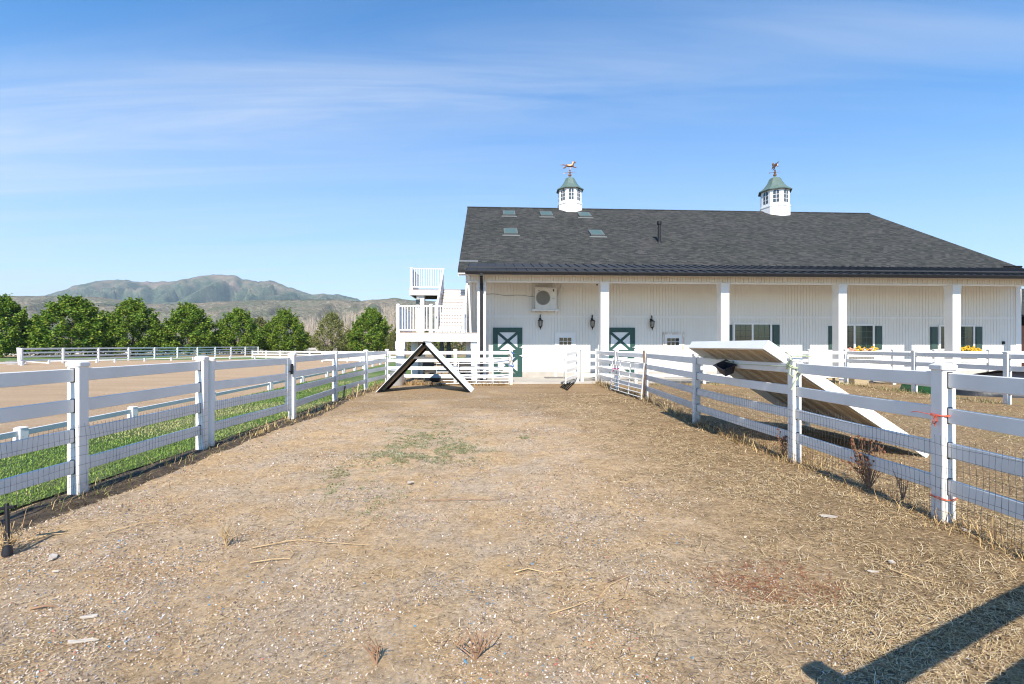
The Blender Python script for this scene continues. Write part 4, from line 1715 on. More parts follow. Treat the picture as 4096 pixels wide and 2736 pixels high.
pslab(.0, 1, 0, 1, .09, .108).build('sheet', M_trim, panel)
pslab(.015, .985, .015, .985, .084, .0895).build('underside', M_ply, panel)
pslab(.985, 1.0, 0, 1, -.04, .0895).build('edge_board', M_trim, panel)
pslab(.0, .015, 0, 1, -.04, .0895).build('edge_board', M_trim, panel)
pslab(.015, .985, 0, .015, -.04, .0895).build('edge_board', M_trim, panel)
for i in range(1, 7):
    s = i / 7
    pslab(s - .008, s + .008, .015, .985, .045, .0838).build('rib', M_rib, panel)
pslab(.36, .43, .015, .985, .0795, .0838).build('stained_strip', M_plystain, panel)

# rope tying it down
mb = MB()
c = Vector((3.955, 6.37, 0))
pts = []
for i in range(40):
    a = i / 39 * 2 * PI * 2.5
    pts.append(c + Vector((.092 * math.cos(a), .092 * math.sin(a), 1.30 + .03 * math.sin(i * .9) + i * .001)))
pts += [c + Vector((-.11, -.1, 1.42)), c + Vector((-.17, -.06, 1.53)), c + Vector((-.10, -.1, 1.46)), c + Vector((.05, -.12, 1.47)), c + Vector((.16, -.1, 1.46))]
mb.tube(pts, .010, 6)
mb.tube([c + Vector((-.1, -.07, 1.3)), c + Vector((-.13, -.1, 1.22)), c + Vector((-.09, -.11, 1.17)), c + Vector((-.03, -.1, 1.25)), c + Vector((.08, -.09, 1.31)), c + Vector((-.05, -.1, 1.12)), c + Vector((-.09, -.08, 1.0))], .010, 6)
mb.tube([c + Vector((-.09, .02, 1.32)), Vector((3.80, 7.6, 1.30)), Vector((3.74, 8.4, 1.36)), Vector((3.76, 9.3, 1.42))], .006, 5)
single('rope', mb, M_rope, 'pale green rope tying the leaning panel to a fence post', 'rope', smooth=True)

# black feed tub on the rail
tb = Vector((3.75, 7.95, 1.13))
fd = thing('feed_tub', 'black plastic feed tub hanging from the right fence rail', 'feed tub', tb)
ang = math.radians(22)
mb = MB()
outer, inner = [], []


def rect(hx, hy, z):
    return [(-hx, -hy, z), (hx, -hy, z), (hx, hy, z), (-hx, hy, z)]


rings = [rect(.10, .12, .0), rect(.15, .18, .2), rect(.175, .205, .202), rect(.175, .205, .225), rect(.145, .175, .225), rect(.095, .115, .02)]
mb.sweep([[Vector(p) for p in r] for r in rings])
rm = Matrix.Rotation(math.radians(16), 4, 'X') @ Matrix.Rotation(math.radians(-24), 4, 'Y')
rm = Matrix.Rotation(math.radians(10), 4, 'Z') @ rm
mb.v = [tuple(rm @ (Vector(p) * .74)) for p in mb.v]
mb.build('tub', M_blackplastic, fd, world=False)
mb = MB()
mb.bar((.06, .02, .17), (.17, .02, .2), .06, .03, .004)
mb.bar((.16, .02, .2), (.16, .02, .1), .03, .02, .004, up=(0, 1, 0))
mb.build('hook', M_blackplastic, fd, world=False)

# ------------------------------------------------------------------ twine, halters, small props on fences


def ring_twine(name, label, c, z, material, r=.085, tail=True, n=3, rad=.0035):
    mb = MB()
    pts = []
    for i in range(30):
        a = i / 29 * 2 * PI * n
        pts.append(Vector((c[0] + r * 1.05 * math.cos(a), c[1] + r * 1.05 * math.sin(a), z + .01 * math.sin(i))))
    mb.tube(pts, rad, 5)
    if tail:
        for k in range(5):
            b0 = Vector((c[0] - r - .004, c[1] - .03 + .03 * random.random(), z))
            mb.tube([b0, b0 + Vector((-.012, random.uniform(-.03, .02), -.05)), b0 + Vector((-.010, random.uniform(-.04, .03), -.08 - .03 * random.random()))], rad * .8, 4)
        mb.tube([Vector((c[0] - r, c[1] + .02, z)), Vector((c[0] - r - .03, c[1] + .16, z + .01)), Vector((c[0] - r, c[1] + .24, z - .01))], rad, 5)
    return single(name, mb, material, label, 'twine', smooth=True)


ring_twine('twine', 'frayed orange twine knotted round the upper near right post', (3.98, 4.2), .975, M_orange)
ring_twine('twine', 'orange twine wound low round the near right post', (3.98, 4.2), .22, M_orange, tail=False, n=2)
ring_twine('twine', 'pink twine tied on the far right corral fence', (3.69, 16.1), .78, M_pink, r=.09, n=2, rad=.012)
ring_twine('twine', 'pale twine wrapped round the corner post by the deck', (-5.22, 19.0), 1.15, M_rope, r=.09, n=5, rad=.012)
# halters on the end post
c = Vector((-0.03, 18.55, 0))
hl = thing('halter', 'blue and tan halters hanging on the end fence post', 'halter', (c.x, c.y - .08, .75))
mb = MB()
mb.tube([c + Vector((.0, -.09, 1.36)), c + Vector((.10, -.1, 1.25)), c + Vector((.11, -.1, 1.05)), c + Vector((.06, -.1, .88)), c + Vector((.12, -.1, .7))], .022, 6)
mb.tube([c + Vector((-.08, -.1, .9)), c + Vector((-.15, -.11, .82)), c + Vector((-.02, -.12, .8)), c + Vector((.08, -.1, .74))], .02, 6)
mb.build('blue_strap', M_blue, hl, smooth=True)
mb = MB()
mb.tube([c + Vector((-.1, -.1, 1.3)), c + Vector((-.13, -.1, 1.1)), c + Vector((-.05, -.11, .98)), c + Vector((.05, -.1, 1.02)), c + Vector((.02, -.1, .85))], .013, 6)
mb.tube([c + Vector((-.1, -.1, 1.28)), c + Vector((.03, -.11, 1.12)), c + Vector((-.04, -.1, .92)), c + Vector((-.09, -.1, .78))], .013, 6)
mb.build('tan_strap', M_tan, hl, smooth=True)

# slatted rack lying by the open gate
rk = thing('boot_rack', 'dark slatted metal rack lying on the dirt by the open gate', 'rack', (2.0, 17.0, 0))
P0, P1, P2 = gnd(2243, 1551), gnd(2268, 1563), gnd(2302, 1530)
P3 = P0 + (P2 - P1)
for P in (P0, P1, P2, P3):
    P.z = .035
mb = MB()
for a, b2 in ((P0, P1), (P1, P2), (P2, P3), (P3, P0)):
    mb.bar(a, b2, .024, .03, .004)
mb.build('frame', M_rampdark, rk)
for i in range(1, 4):
    mb = MB()
    mb.bar(P0.lerp(P1, i / 4), P3.lerp(P2, i / 4), .024, .03, .004)
    mb.build('slat', M_rampdark, rk)
for P in (P0, P1, P2, P3):
    mb = MB()
    mb.bar(Vector((P.x, P.y, 0)), Vector((P.x, P.y, .03)), .03, .03, .004, up=(0, 1, 0))
    mb.build('foot', M_rampdark, rk)

# black T-handled stake at the bottom left
c = gnd(18, 2222)
tk = thing('fence_tool', 'black T-shaped iron tool standing at the left fence foot', 'tool', c)
mb = MB()
mb.tube([(0.02, 0, 0), (-.01, .03, .20), (-.05, .06, .38)], .014, 8)
mb.build('shaft', M_black, tk, world=False, smooth=True)
mb = MB()
mb.bar((-.20, .05, .325), (.02, .06, .355), .024, .024, .004)
mb.build('crossbar', M_black, tk, world=False)
mb = MB()
mb.rsq((0.02, 0, 0), (.9, .3, 0), [(.026, 0), (.03, .02), (.02, .09), (.015, .12)], .02)
mb.build('foot', M_blackplastic, tk, world=False, smooth=True)

# stakes along the left fence
for px, pb, pt, mm, lab in ((1372, 1597, 1545, M_rust, 'tallest rusty stake leaning at the left fence foot'), (1412, 1590, 1548, M_rust, 'middle of three short stakes at the left fence foot'),
                            (1426, 1588, 1535, M_woodtan, 'tan wooden stake leaning at the left fence foot'), (1497, 1545, 1514, M_rust, 'short dark stake near the foot of the ramp')):
    g0 = gnd(px, pb)
    g1 = at(px + (8 if px != 1412 else 2), pt, g0.y)
    mb = MB()
    mb.bar(g0 - Vector((0, 0, .05)), g1, .035, .03, .004, up=(0, 1, 0))
    mb.bar(g1 - Vector((.0, 0, .06)), g1 + Vector((0.004, 0, .0)), .045, .04, .006, up=(0, 1, 0))
    single('garden_stake', mb, mm, lab, 'stake')

# bin, fire pit, clutter by the deck
c = Vector((-4.62, 18.3, 0))
bn = thing('trash_can', 'round grey metal trash can behind the ramp leg', 'trash can', c)
mb = MB()
mb.lathe([(.24, 0), (.25, .02), (.28, .58), (.29, .6)], 20)
mb.build('can', M_galv, bn, world=False, smooth=True)
mb = MB()
mb.lathe([(.30, .59), (.30, .62), (.2, .67), (.03, .69)], 20)
mb.build('lid', M_galv, bn, world=False, smooth=True)
c = gnd(1744, 1532)
c.y = 18.0
c.x = (1744 - 2048) * 18.0 / F
fp = thing('fire_pit', 'small black fire pit with grey pyramid lid behind the ramp', 'fire pit', c)
mb = MB()
mb.rsq((0, 0, 0), (1, 0, 0), [(.08, .15), (.17, .20), (.185, .33)], .01)
mb.build('bowl', M_black, fp, world=False)
mb = MB()
mb.rsq((0, 0, 0), (1, 0, 0), [(.20, .332), (.19, .35), (.05, .48), (.02, .49)], .01)
mb.build('lid', M_grey, fp, world=False)
for sx_ in (-1, 1):
    for sy_ in (-1, 1):
        mb = MB()
        mb.tube([(.12 * sx_, .12 * sy_, .2), (.2 * sx_, .2 * sy_, 0)], .014)
        mb.build('leg', M_black, fp, world=False)


def patio_chair(x, y, rz, lab):
    r = thing('patio_chair', lab, 'chair', (x, y, 0), rz, 'dark chairs under the deck')
    mb = MB()
    mb.box(-.26, .26, -.26, .26, .40, .45)
    mb.build('seat', M_patio, r, world=False)
    mb = MB()
    mb.box(-.26, .26, .22, .27, .45, .95)
    mb.build('backrest', M_patio, r, world=False)
    for sx_ in (-1, 1):
        for sy_ in (-1, 1):
            mb = MB()
            mb.bar((.23 * sx_, .22 * sy_, 0), (.23 * sx_, .22 * sy_, .4), .04, .04, .004, up=(0, 1, 0))
            mb.build('leg', M_patio, r, world=False)
        mb = MB()
        mb.bar((.25 * sx_, -.22, .65), (.25 * sx_, .24, .65), .05, .03, .004)
        mb.build('armrest', M_patio, r, world=False)


patio_chair(-3.7, 20.3, .3, 'dark patio chair under the deck nearest the bin')
patio_chair(-2.2, 20.1, -.4, 'dark patio chair under the deck nearest the downspout')
pt_ = thing('patio_table', 'long dark patio table in the shade under the deck', 'table', (-3.0, 21.0, 0), TH)
mb = MB()
mb.box(-.8, .8, -.4, .4, .70, .74)
mb.build('tabletop', M_patio, pt_, world=False)
for sx_ in (-1, 1):
    for sy_ in (-1, 1):
        mb = MB()
        mb.bar((.72 * sx_, .34 * sy_, 0), (.72 * sx_, .34 * sy_, .7), .06, .06, .006, up=(0, 1, 0))
        mb.build('leg', M_patio, pt_, world=False)
for px, lab in ((1767, 'wider blue-grey folded parasol under the deck, just right of the ramp'), (1795, 'blue-grey folded parasol under the deck, nearer the downspout')):
    q = at(px, 1400, 22.0)
    fu = thing('folded_parasol', lab, 'parasol', (q.x, q.y, 0))
    mb = MB()
    mb.tube([(0, 0, 0), (0, 0, 2.0)], .02)
    mb.build('pole', M_grey, fu, world=False)
    mb = MB()
    mb.lathe([(.12, .75), (.135, .9), (.11, 1.5), (.06, 1.9), (.02, 1.98)], 9)
    mb.build('canopy', M_bluegrey, fu, world=False)

# mats on the slab
for (a, b2, c_, d_, lab) in ((2175, 2266, 1509, 1518.5, 'dark door mat on the slab before the first white door'), (2640, 2780, 1509.5, 1520, 'grey door mat on the slab before the peeling white door')):
    y1 = -.25
    y0 = -1.0
    x0, x1 = lx(a, y1), lx(b2, y1)
    mb = LB()
    mb.lbox(x0, x1, y0, y1, Z_SLAB + .004, Z_SLAB + .022)
    single('door_mat', mb, M_mat, lab, 'mat')

# right-hand paddock: trough, tarp heap, plywood, bale, crate
tr = thing('feed_trough', 'upturned green plastic trough beside the paddock fence', 'trough', (14.05, 15.45, 0), math.radians(2))
mb = MB()
mb.rsq((0, 0, 0), (0, 1, 0), [(.80, 0), (.80, .05), (.70, .34), (.67, .36)], .06, .28)
mb.build('shell', M_greenplastic, tr, world=False, smooth=True)
mb = MB()
mb.rsq((0, 0, 0), (0, 1, 0), [(.83, .0), (.83, .03)], .06, .30)
mb.build('rim', M_greenplastic, tr, world=False, smooth=True)
mb = MB()
rd = random.Random(4)
rings = []
for i in range(9):
    tt = i / 8
    ring = []
    for k in range(28):
        a = k / 28 * 2 * PI
        r = (1 - tt ** 1.7) + .02
        wob = 1 + .10 * mnoise.noise(Vector((math.cos(a) * 2, math.sin(a) * 2, tt * 3)))
        ring.append(Vector((16.6 + 2.3 * r * wob * math.cos(a), 15.2 + 1.35 * r * wob * math.sin(a), .80 * tt ** .8 + (.04 * mnoise.noise(Vector((a * 3, tt * 5, 1))) if i else 0))))
    rings.append(ring)
mb.sweep(rings)
single('tarp_heap', mb, M_tarp, 'heap covered with a black tarp in the right paddock', 'tarp heap', smooth=True)
mb = MB()
pl = [(15.5, 14.9), (17.3, 14.7), (17.4, 15.6), (15.6, 15.8)]
mb.prism([Vector((x, y, .83 + .02 * i)) for i, (x, y) in enumerate(pl)], (0, 0, .022))
single('plywood_board', mb, M_woodtan, 'tan plywood board lying on the black tarp heap', 'board')
for px, py, s_, lab in ((3350, 1533, .5, 'small pale straw bale at the porch edge behind the panel'), (3462, 1541, .62, 'bigger straw bale beside the paddock corner post')):
    g0 = gnd(px, py)
    g0.y += .4
    mb = MB()
    mb.rsq(g0, (1, .1, 0), [(s_ * .5, 0), (s_ * .52, .05), (s_ * .52, .30), (s_ * .49, .34)], .03, .6)
    single('straw_bale', mb, M_bale, lab, 'bale')

# ------------------------------------------------------------------ neighbouring brick house, right edge
hx, hy = 38.5, 33.0
hs = thing('brick_house', 'red brick house with grey roof peeping past the barn', 'house', (hx + 4, hy, 0), TH)
mb = MB()
mb.box(-5, 7, 0, 8, 0, 3.05)
mb.build('wall', M_brick, hs, world=False)
mb = MB()
mb.prism([(-5.6, -.7, 3.25), (-5.6, 4, 6.2), (-5.6, 8.7, 3.25), (-5.6, 8.7, 3.1), (-5.6, 4, 6.05), (-5.6, -.7, 3.1)], (13.2, 0, 0))
mb.build('roof', M_shingle, hs, world=False)
mb = MB()
mb.box(-5.6, 7.6, -.78, -.7, 3.02, 3.28)
mb.build('fascia', M_trim, hs, world=False)

# ------------------------------------------------------------------ arena border and far fences


def low_fence(name, label, pts, h=.26, ph=.33, fallen=None):
    root = thing(name, label, 'fence', (pts[0][0], pts[0][1], 0))
    for i, p in enumerate(pts):
        mb = MB()
        mb.rsq((p[0], p[1], 0), (0.1, 1, 0), [(.075, -.02), (.06, ph - .02), (.068, ph - .018), (.03, ph)], .01)
        mb.build('post', M_vinyl, root)
    for i in range(len(pts) - 1):
        mb = MB()
        P, Q = up3(pts[i], h - .03), up3(pts[i + 1], h - .03)
        if fallen is not None and i == fallen:
            Q.z = .05
        mb.bar(P, Q, .04, .09, .005)
        mb.build('rail', M_vinyl, root)
    return root


low_fence('arena_border', 'knee-high white border rail along the lawn edge of the arena',
          [(rail_x(y), y) for y in (4.6, 7.2, 9.6, 12.6, 16.3, 19.5, 22.9, 26, 28.6, 31, 34, 37, 40, 43)])
LB_ = [at(x, 1455, Y) for x, Y in ((-160, 33.0), (88, 36.0))]
low_fence('arena_border', 'low white border rail at the far left edge of the arena', [(p.x, p.y) for p in LB_])
LB_ = [at(x, 1455, Y) for x, Y in ((102, 38.6), (196, 39.3), (388, 41.5), (460, 42.5), (578, 45), (685, 47), (772, 49.3), (920, 52), (1020, 54))]
low_fence('arena_border', 'low white border across the far arena with one fallen rail', [(p.x, p.y) for p in LB_], fallen=0)
mb = MB()
q = at(62, 1467, 37.5)
mb.lathe([(.5, 0), (.56, .25), (.6, .3), (.56, .31), (.5, .26), (.02, .24)], 20, (q.x, q.y, 0))
single('water_tub', mb, M_galv, 'round grey water tub at the far left arena corner', 'tub', smooth=True)
# grey-looking fence: its near side is turned from the sun
GP = [Vector((-40.0, 37.1 + 3.46 * i, 0)) for i in range(11)]
fence('arena_fence', 'shaded grey-looking fence receding along the left of the arena', [(p.x, p.y) for p in GP], slots=False, hw=.08, post_h=1.36)
mb = MB()
q = at(80, 1400, 37)
mb.tube([(q.x, q.y, 0), (q.x - .12, q.y, 1.40)], .12, 10)
single('gate_post', mb, M_vinyl, 'thick round white post leaning beside the grey fence', 'post', smooth=True)
for k, (xa, ya, xb, yb, n, lab) in enumerate(((-190, 62, 1090, 92, 22, 'bright white fence behind the grey arena fence'), (-200, 72, 1460, 100, 26, 'farthest white fence under the row of trees'),
                                             (1010, 55, 1560, 49, 9, 'white fence at the far end of the arena'), (1290, 43.2, 1600, 41.5, 6, 'short white fence beyond the gravel near the deck'))):
    A_, B_ = at(xa, 1400, ya), at(xb, 1400, yb)
    pts = [(A_.x + (B_.x - A_.x) * i / n, A_.y + (B_.y - A_.y) * i / n) for i in range(n + 1)]
    hgt = 1.05 if k < 2 else .95
    fence('pasture_fence', lab, pts, rails=[(hgt - .2, hgt - .04), (hgt - .52, hgt - .36), (hgt - .84, hgt - .68)], post_h=hgt, slots=False, hw=.07)

# ------------------------------------------------------------------ trees


def leafy_tree(seed, hgt, wid, n, cols, wts, leaf=.20, spiky=1.0, dens=1.0):
    r = np.random.default_rng(seed)
    trunk = MB()
    th_ = hgt * .30
    trunk.tube([(0, 0, -.1), (.05, .03, th_ * .6), (.02, -.03, th_), (0, 0, hgt * .62)], [.19, .16, .13, .05], 8)
    P = []
    zk = [0, .08, .22, .42, .62, .80, .92, 1.0]
    rk = [.62, .88, 1.0, .95, .76, .47, .26, .06]
    nc = 210
    per = n // nc
    for i in range(nc):
        zf = .05 + .95 * ((i + r.random()) / nc) ** 1.12
        az_ = i * 2.399963 + r.uniform(-.5, .5)
        R = np.interp(zf, zk, rk) * wid * .5
        rr = R * r.uniform(.45, .98) ** .6
        lob = 1 + .13 * math.sin(3 * az_ + seed) + .08 * math.sin(5 * az_ + 2.1 * seed + 4 * zf)
        c = np.array([math.cos(az_) * rr * lob, math.sin(az_) * rr * lob, hgt * (.03 + .93 * zf)])
        out_ = np.array([math.cos(az_) * .55, math.sin(az_) * .55, .45 + 1.1 * zf])
        out_ /= np.linalg.norm(out_)
        # each clump: a spray stretched along the shoot, thinning to its tip
        L_ = hgt * r.uniform(.05, .11) * (1 + 1.3 * spiky * max(0, zf - .3) * r.random())
        tt = r.beta(1.3, 1.9, per) * 1.6 - .5
        wdt = (.060 * wid) * (1 - .35 * zf) * np.clip(1.0 - .66 * tt, .12, 1.3)
        pos = c + out_ * (tt * L_)[:, None] + r.normal(0, .62, (per, 3)) * wdt[:, None] * np.array([1, 1, .75])
        P.append(pos)
        if i % 5 == 0:
            zb = max(hgt * .12, c[2] - rr * .8)
            trunk.tube([(0, 0, zb), tuple(c * .55 + np.array([0, 0, zb * .45])), tuple(c)], [.05, .03, .01], 5)
    P = np.concatenate(P)
    P = P[P[:, 2] > hgt * .02]
    m_ = len(P)
    ax_ = r.normal(0, 1, (m_, 3))
    ax_[:, 2] *= .7
    ax_ /= np.linalg.norm(ax_, axis=1)[:, None]
    b1 = np.cross(ax_, r.normal(0, 1, (m_, 3)))
    b1 /= np.linalg.norm(b1, axis=1)[:, None]
    sz = leaf * r.uniform(.6, 1.25, m_)[:, None]
    A_, B_ = ax_ * sz * .62, b1 * sz * .40
    V = np.concatenate([P - A_, P + B_, P + A_, P - B_])
    i = np.arange(m_)
    Fc = np.stack([i, i + m_, i + 2 * m_, i + 3 * m_], 1)
    cols = np.array(cols)
    k = r.choice(len(cols), m_, p=wts)
    tone = cols[k] * r.uniform(.75, 1.25, (m_, 1))
    tone = np.concatenate([tone] * 4)
    return trunk, V, Fc, tone


GRN = [(.095, .185, .018), (.15, .235, .022), (.24, .28, .034), (.045, .105, .012)]
protos = []
for k, (sd, wts) in enumerate(((1, (.3, .32, .22, .16)), (2, (.28, .32, .26, .14)), (3, (.25, .32, .3, .13)))):
    protos.append(leafy_tree(sd, 8.0, 7.4, 29000, GRN, wts, leaf=.21))
olive = leafy_tree(9, 8.0, 7.4, 11000, [(.20, .21, .065), (.16, .18, .045), (.27, .24, .10), (.09, .13, .03)], (.35, .25, .2, .2), leaf=.2)
tree_spec = [  # px centre, px top, distance, px half width, proto, label
    (5, 1186, 58, 118, 0, 'green tree cut off by the left edge of the photo'),
    (290, 1190, 62, 150, 1, 'broad green tree with a tall leaning shoot, left of the mountain'),
    (531, 1203, 67, 122, 2, 'green tree standing left of the mountain summit'),
    (755, 1220, 71, 112, 0, 'green tree directly below the mountain summit'),
    (955, 1239, 76, 95, 1, 'green tree with two spiky tops right of the summit'),
    (1140, 1243, 81, 93, 2, 'yellow-tinged round green tree before the bare brush'),
    (1327, 1251, 84, 80, 3, 'pale olive half-thinned tree among the green ones'),
    (1487, 1238, 86, 92, 0, 'dark green tree nearest the deck')]
made = {}
for (pxc, pyt, Yd, hwpx, k, lab) in tree_spec:
    q = at(pxc, 1380, Yd)
    hgt = H + (1380 - pyt) * Yd / F
    wid = 2 * hwpx * Yd / F
    root = thing('maple_tree', lab, 'tree', (q.x, q.y, 0), random.random() * 6, 'trees in a row beyond the arena')
    if k not in made:
        src = olive if k == 3 else protos[k]
        tr_ = src[0].build('trunk', M_bark, root, world=False)
        cr_ = bulk('crown', src[1], src[2], M_leaf, src[3], root)
        made[k] = (tr_, cr_)
    else:
        for o_ in made[k]:
            c_ = o_.copy()
            C.objects.link(c_)
            c_.parent = root
    root.scale = (wid / 7.6, wid / 7.6, hgt / 8.1)


def bare_clump(seed, hgt, wid, n):
    r = random.Random(seed)
    mb = MB()
    for i in range(n):
        x = r.gauss(0, wid * .3)
        y = r.gauss(0, 1.2)
        hh = hgt * (1 - (abs(x) / wid) ** 2 * 1.2) * r.uniform(.62, 1.0)
        lean_ = x * .10
        pts = [(x, y, 0), (x + lean_ * .4, y, hh * .4), (x + lean_ + r.uniform(-.2, .2), y + r.uniform(-.2, .2), hh)]
        mb.tube(pts, [.05, .035, .012], 4)
        for q in range(7):
            f = r.uniform(.35, .95)
            a = r.uniform(0, 2 * PI)
            b0 = Vector(pts[0]).lerp(Vector(pts[2]), f)
            ll = r.uniform(.4, 1.1) * hh / 8
            mb.tube([b0, b0 + Vector((math.cos(a) * ll * .35, math.sin(a) * ll * .35, ll))], [.022, .008], 3)
    return mb


for k, (px, pyt, Yd, wd, lab) in enumerate(((1250, 1262, 112, 6.0, 'leftmost pale bare thicket behind the yellow-tinged tree'), (1325, 1240, 118, 8, 'pale bare thicket behind the olive tree'), (1405, 1236, 116, 7, 'pale bare thicket between the olive and dark green trees'), (1480, 1222, 122, 9, 'pale bare thicket rising over the dark green tree'), (1560, 1210, 118, 9, 'tall bare thicket against the hill near the deck'), (1640, 1212, 120, 9, 'bare thicket seen through the deck railing'))):
    q = at(px, 1380, Yd)
    mb = bare_clump(40 + k, H + (1380 - pyt) * Yd / F, wd, 150)
    mb.v = [(a + q.x, b2 + q.y, c) for a, b2, c in mb.v]
    single('bare_thicket', mb, M_twig, lab, 'thicket', 'bare thickets behind the trees')
bush_src = leafy_tree(21, 4.0, 7.0, 5200, [(.10, .13, .03), (.14, .15, .05), (.20, .14, .05), (.07, .10, .03)], (.3, .3, .2, .2), leaf=.24, spiky=.7)
first = None
for (px, pyt, Yd, hwpx, lab) in ((1040, 1276, 100, 60, 'dull green tree between two trees of the row'), (1215, 1330, 98, 50, 'low bush at the foot of the bare thicket'), (1400, 1325, 96, 60, 'low bush between the olive and dark green trees'), (1585, 1318, 84, 42, 'orange-tinged bush beside the deck post'), (870, 1340, 95, 70, 'low bush behind the row under the mountain'), (650, 1345, 90, 60, 'low bush in the gap left of the summit tree'), (415, 1340, 85, 60, 'low bush in the gap right of the broad tree'), (1700, 1325, 80, 75, 'bush seen under and through the deck'), (1850, 1330, 78, 85, 'bush behind the deck beside the barn end'), (160, 1345, 80, 60, 'low bush left of the broad tree')):
    q = at(px, 1380, Yd)
    hgt = H + (1380 - pyt) * Yd / F
    wid = 2 * hwpx * Yd / F
    root = thing('bush', lab, 'bush', (q.x, q.y, 0), random.random() * 6)
    if first is None:
        a_ = bush_src[0].build('stem', M_bark, root, world=False)
        b_ = bulk('foliage', bush_src[1], bush_src[2], M_leaf, bush_src[3], root)
        first = (a_, b_)
    else:
        for o_ in first:
            c_ = o_.copy()
            C.objects.link(c_)
            c_.parent = root
    root.scale = (wid / 7.0, wid / 7.0, hgt / 3.9)

# ------------------------------------------------------------------ ground cover


def gz(P):
    return np.array([ground_h(x, y) for x, y in P])


def screen_scatter(n, x0, x1, y0, y1, power=1.0):
    """more pieces near the viewer, so the picture is evenly covered"""
    u_ = rng.random(n)
    if power == 1.0:
        y = y0 * (y1 / y0) ** u_
    else:
        e = 1 - power
        y = (y0 ** e + (y1 ** e - y0 ** e) * u_) ** (1 / e)
    x = x0 + (x1 - x0) * rng.random(n)
    return np.stack([x, y], 1)


def pnoise(P, f, s):
    return np.array([mnoise.noise(Vector((x * f, y * f, s))) for x, y in P])


# lawn blades
P = screen_scatter(90000, -9.2, -4.88, 2.4, 20, 1.35)
edge = -4.86 - np.interp(P[:, 1], [2, 7, 10, 16, 20], [0.0, .06, .2, .45, .5]) + pnoise(P, 3, 2) * .1
P = P[(P[:, 0] < edge) & (P[:, 0] > (-7.62 - .098 * (P[:, 1] - 6)))]
n = len(P)
pn = pnoise(P * np.array([1.0, .35]), 1.1, 5)
L_ = rng.uniform(.022, .050, n) * (1 + .15 * P[:, 1] / 6)
V, Fc = blades(np.column_stack([P, np.full(n, .008)]), rng.random(n) * 2 * PI, rng.uniform(.5, 1.4, n), L_, .004 + .0009 * P[:, 1], .2)
tg = tones(n, [(.165, .27, .045), (.23, .315, .07), (.125, .215, .04)])
td = tones(n, [(.42, .40, .18), (.33, .35, .12)])
mk = ((pn + rng.normal(0, .16, n)) > .16)[:, None]
tn = np.where(mk, td, tg)
tag(bulk('lawn_grass', V, Fc, M_grass, np.concatenate([tn] * 6)), 'short green lawn grass with straw-coloured streaks beyond the left fence', 'grass', kind='stuff')

# straw and hay litter inside the corral and on the pasture at right
P1_ = screen_scatter(170000, .2, 4.6, 1.75, 15, 1.5)
pr_ = (P1_[:, 0] + pnoise(P1_, .6, 1) * 1.3 + pnoise(P1_, 2.2, 8) * 1.1 - 1.0 + np.clip((P1_[:, 1] - 6) * .18, 0, 1.2)) / 1.9
keep = rng.random(len(P1_)) < np.clip(pr_, .03, 1) * np.clip(.62 + pnoise(P1_, 1.7, 33) * 1.3, .12, 1)
P1_ = P1_[keep]
P2_ = screen_scatter(42000, -4.8, 2.4, 1.75, 15, 1.5)
P2_ = P2_[rng.normal(0, .18, len(P2_)) + (pnoise(P2_, 1.1, 4) + pnoise(P2_, 3.7, 6) * .6 + np.clip(-2.6 - P2_[:, 0], 0, 2) * .22) > .26]
P3_ = screen_scatter(70000, 4.0, 13.5, 3.0, 17, 1.3)
P3_ = P3_[P3_[:, 0] < P3_[:, 1] * 1.25 + .4]
P = np.concatenate([P1_, P2_, P3_])
n = len(P)
dist = P[:, 1]
L_ = rng.gamma(1.7, .017, n) + .012
L_ *= 1 + .06 * dist
tl = np.abs(rng.normal(0, .13, n)) + .02
V, Fc = blades(np.column_stack([P, gz(P) + rng.uniform(.001, .012, n)]), rng.normal(.35, .9, n) + np.where(rng.random(n) < .5, PI, 0), tl, L_, .0012 + .00062 * dist, .0)
tn = tones(n, [(.60, .44, .23), (.47, .33, .165), (.70, .55, .33), (.27, .175, .09), (.08, .05, .027), (.70, .58, .41)], (.23, .24, .11, .20, .17, .05))
red = (np.exp(-(((P[:, 0] - 1.75) / .5) ** 2 + ((P[:, 1] - 3.15) / .30) ** 2)) * rng.random(n)) > .25
tn[red] = tones(int(red.sum()), [(.30, .10, .045), (.22, .08, .04)])
tag(bulk('straw_litter', V, Fc, M_straw, np.concatenate([tn] * 6)), 'loose dry straw and hay strewn over the dirt, thickest at right', 'straw', kind='stuff')

# fine shredded plastic and pebble chips
P = screen_scatter(190000, -4.7, 3.4, 1.7, 12, 1.6)
pr_ = np.clip(.50 + 1.0 * pnoise(P, 1.0, 12) + .8 * pnoise(P, 2.7, 14) - .05 * (P[:, 1] - 2.5), .10, 1) * np.clip((2.6 - P[:, 0] - pnoise(P, .7, 3)) / 1.8, .04, 1)
keep = rng.random(len(P)) < pr_
P = P[keep]
n = len(P)
zz = gz(P) + .002
s_ = rng.uniform(.0018, .0062, n) * (.75 + .09 * P[:, 1])
s_[rng.random(n) < .02] *= 1.5
a_ = rng.random(n) * 2 * PI
e1 = np.stack([np.cos(a_), np.sin(a_), rng.normal(0, .35, n)], 1) * s_[:, None] * rng.uniform(1, 2.2, n)[:, None]
e2 = np.stack([-np.sin(a_), np.cos(a_), rng.normal(0, .35, n)], 1) * s_[:, None]
c0 = np.column_stack([P, zz + s_ * .5])
top = c0 + np.array([0, 0, 1]) * s_[:, None] * .9
V = np.concatenate([c0 - e1, c0 + e2 * .9, c0 + e1 * .8, c0 - e2, top])
i = np.arange(n)
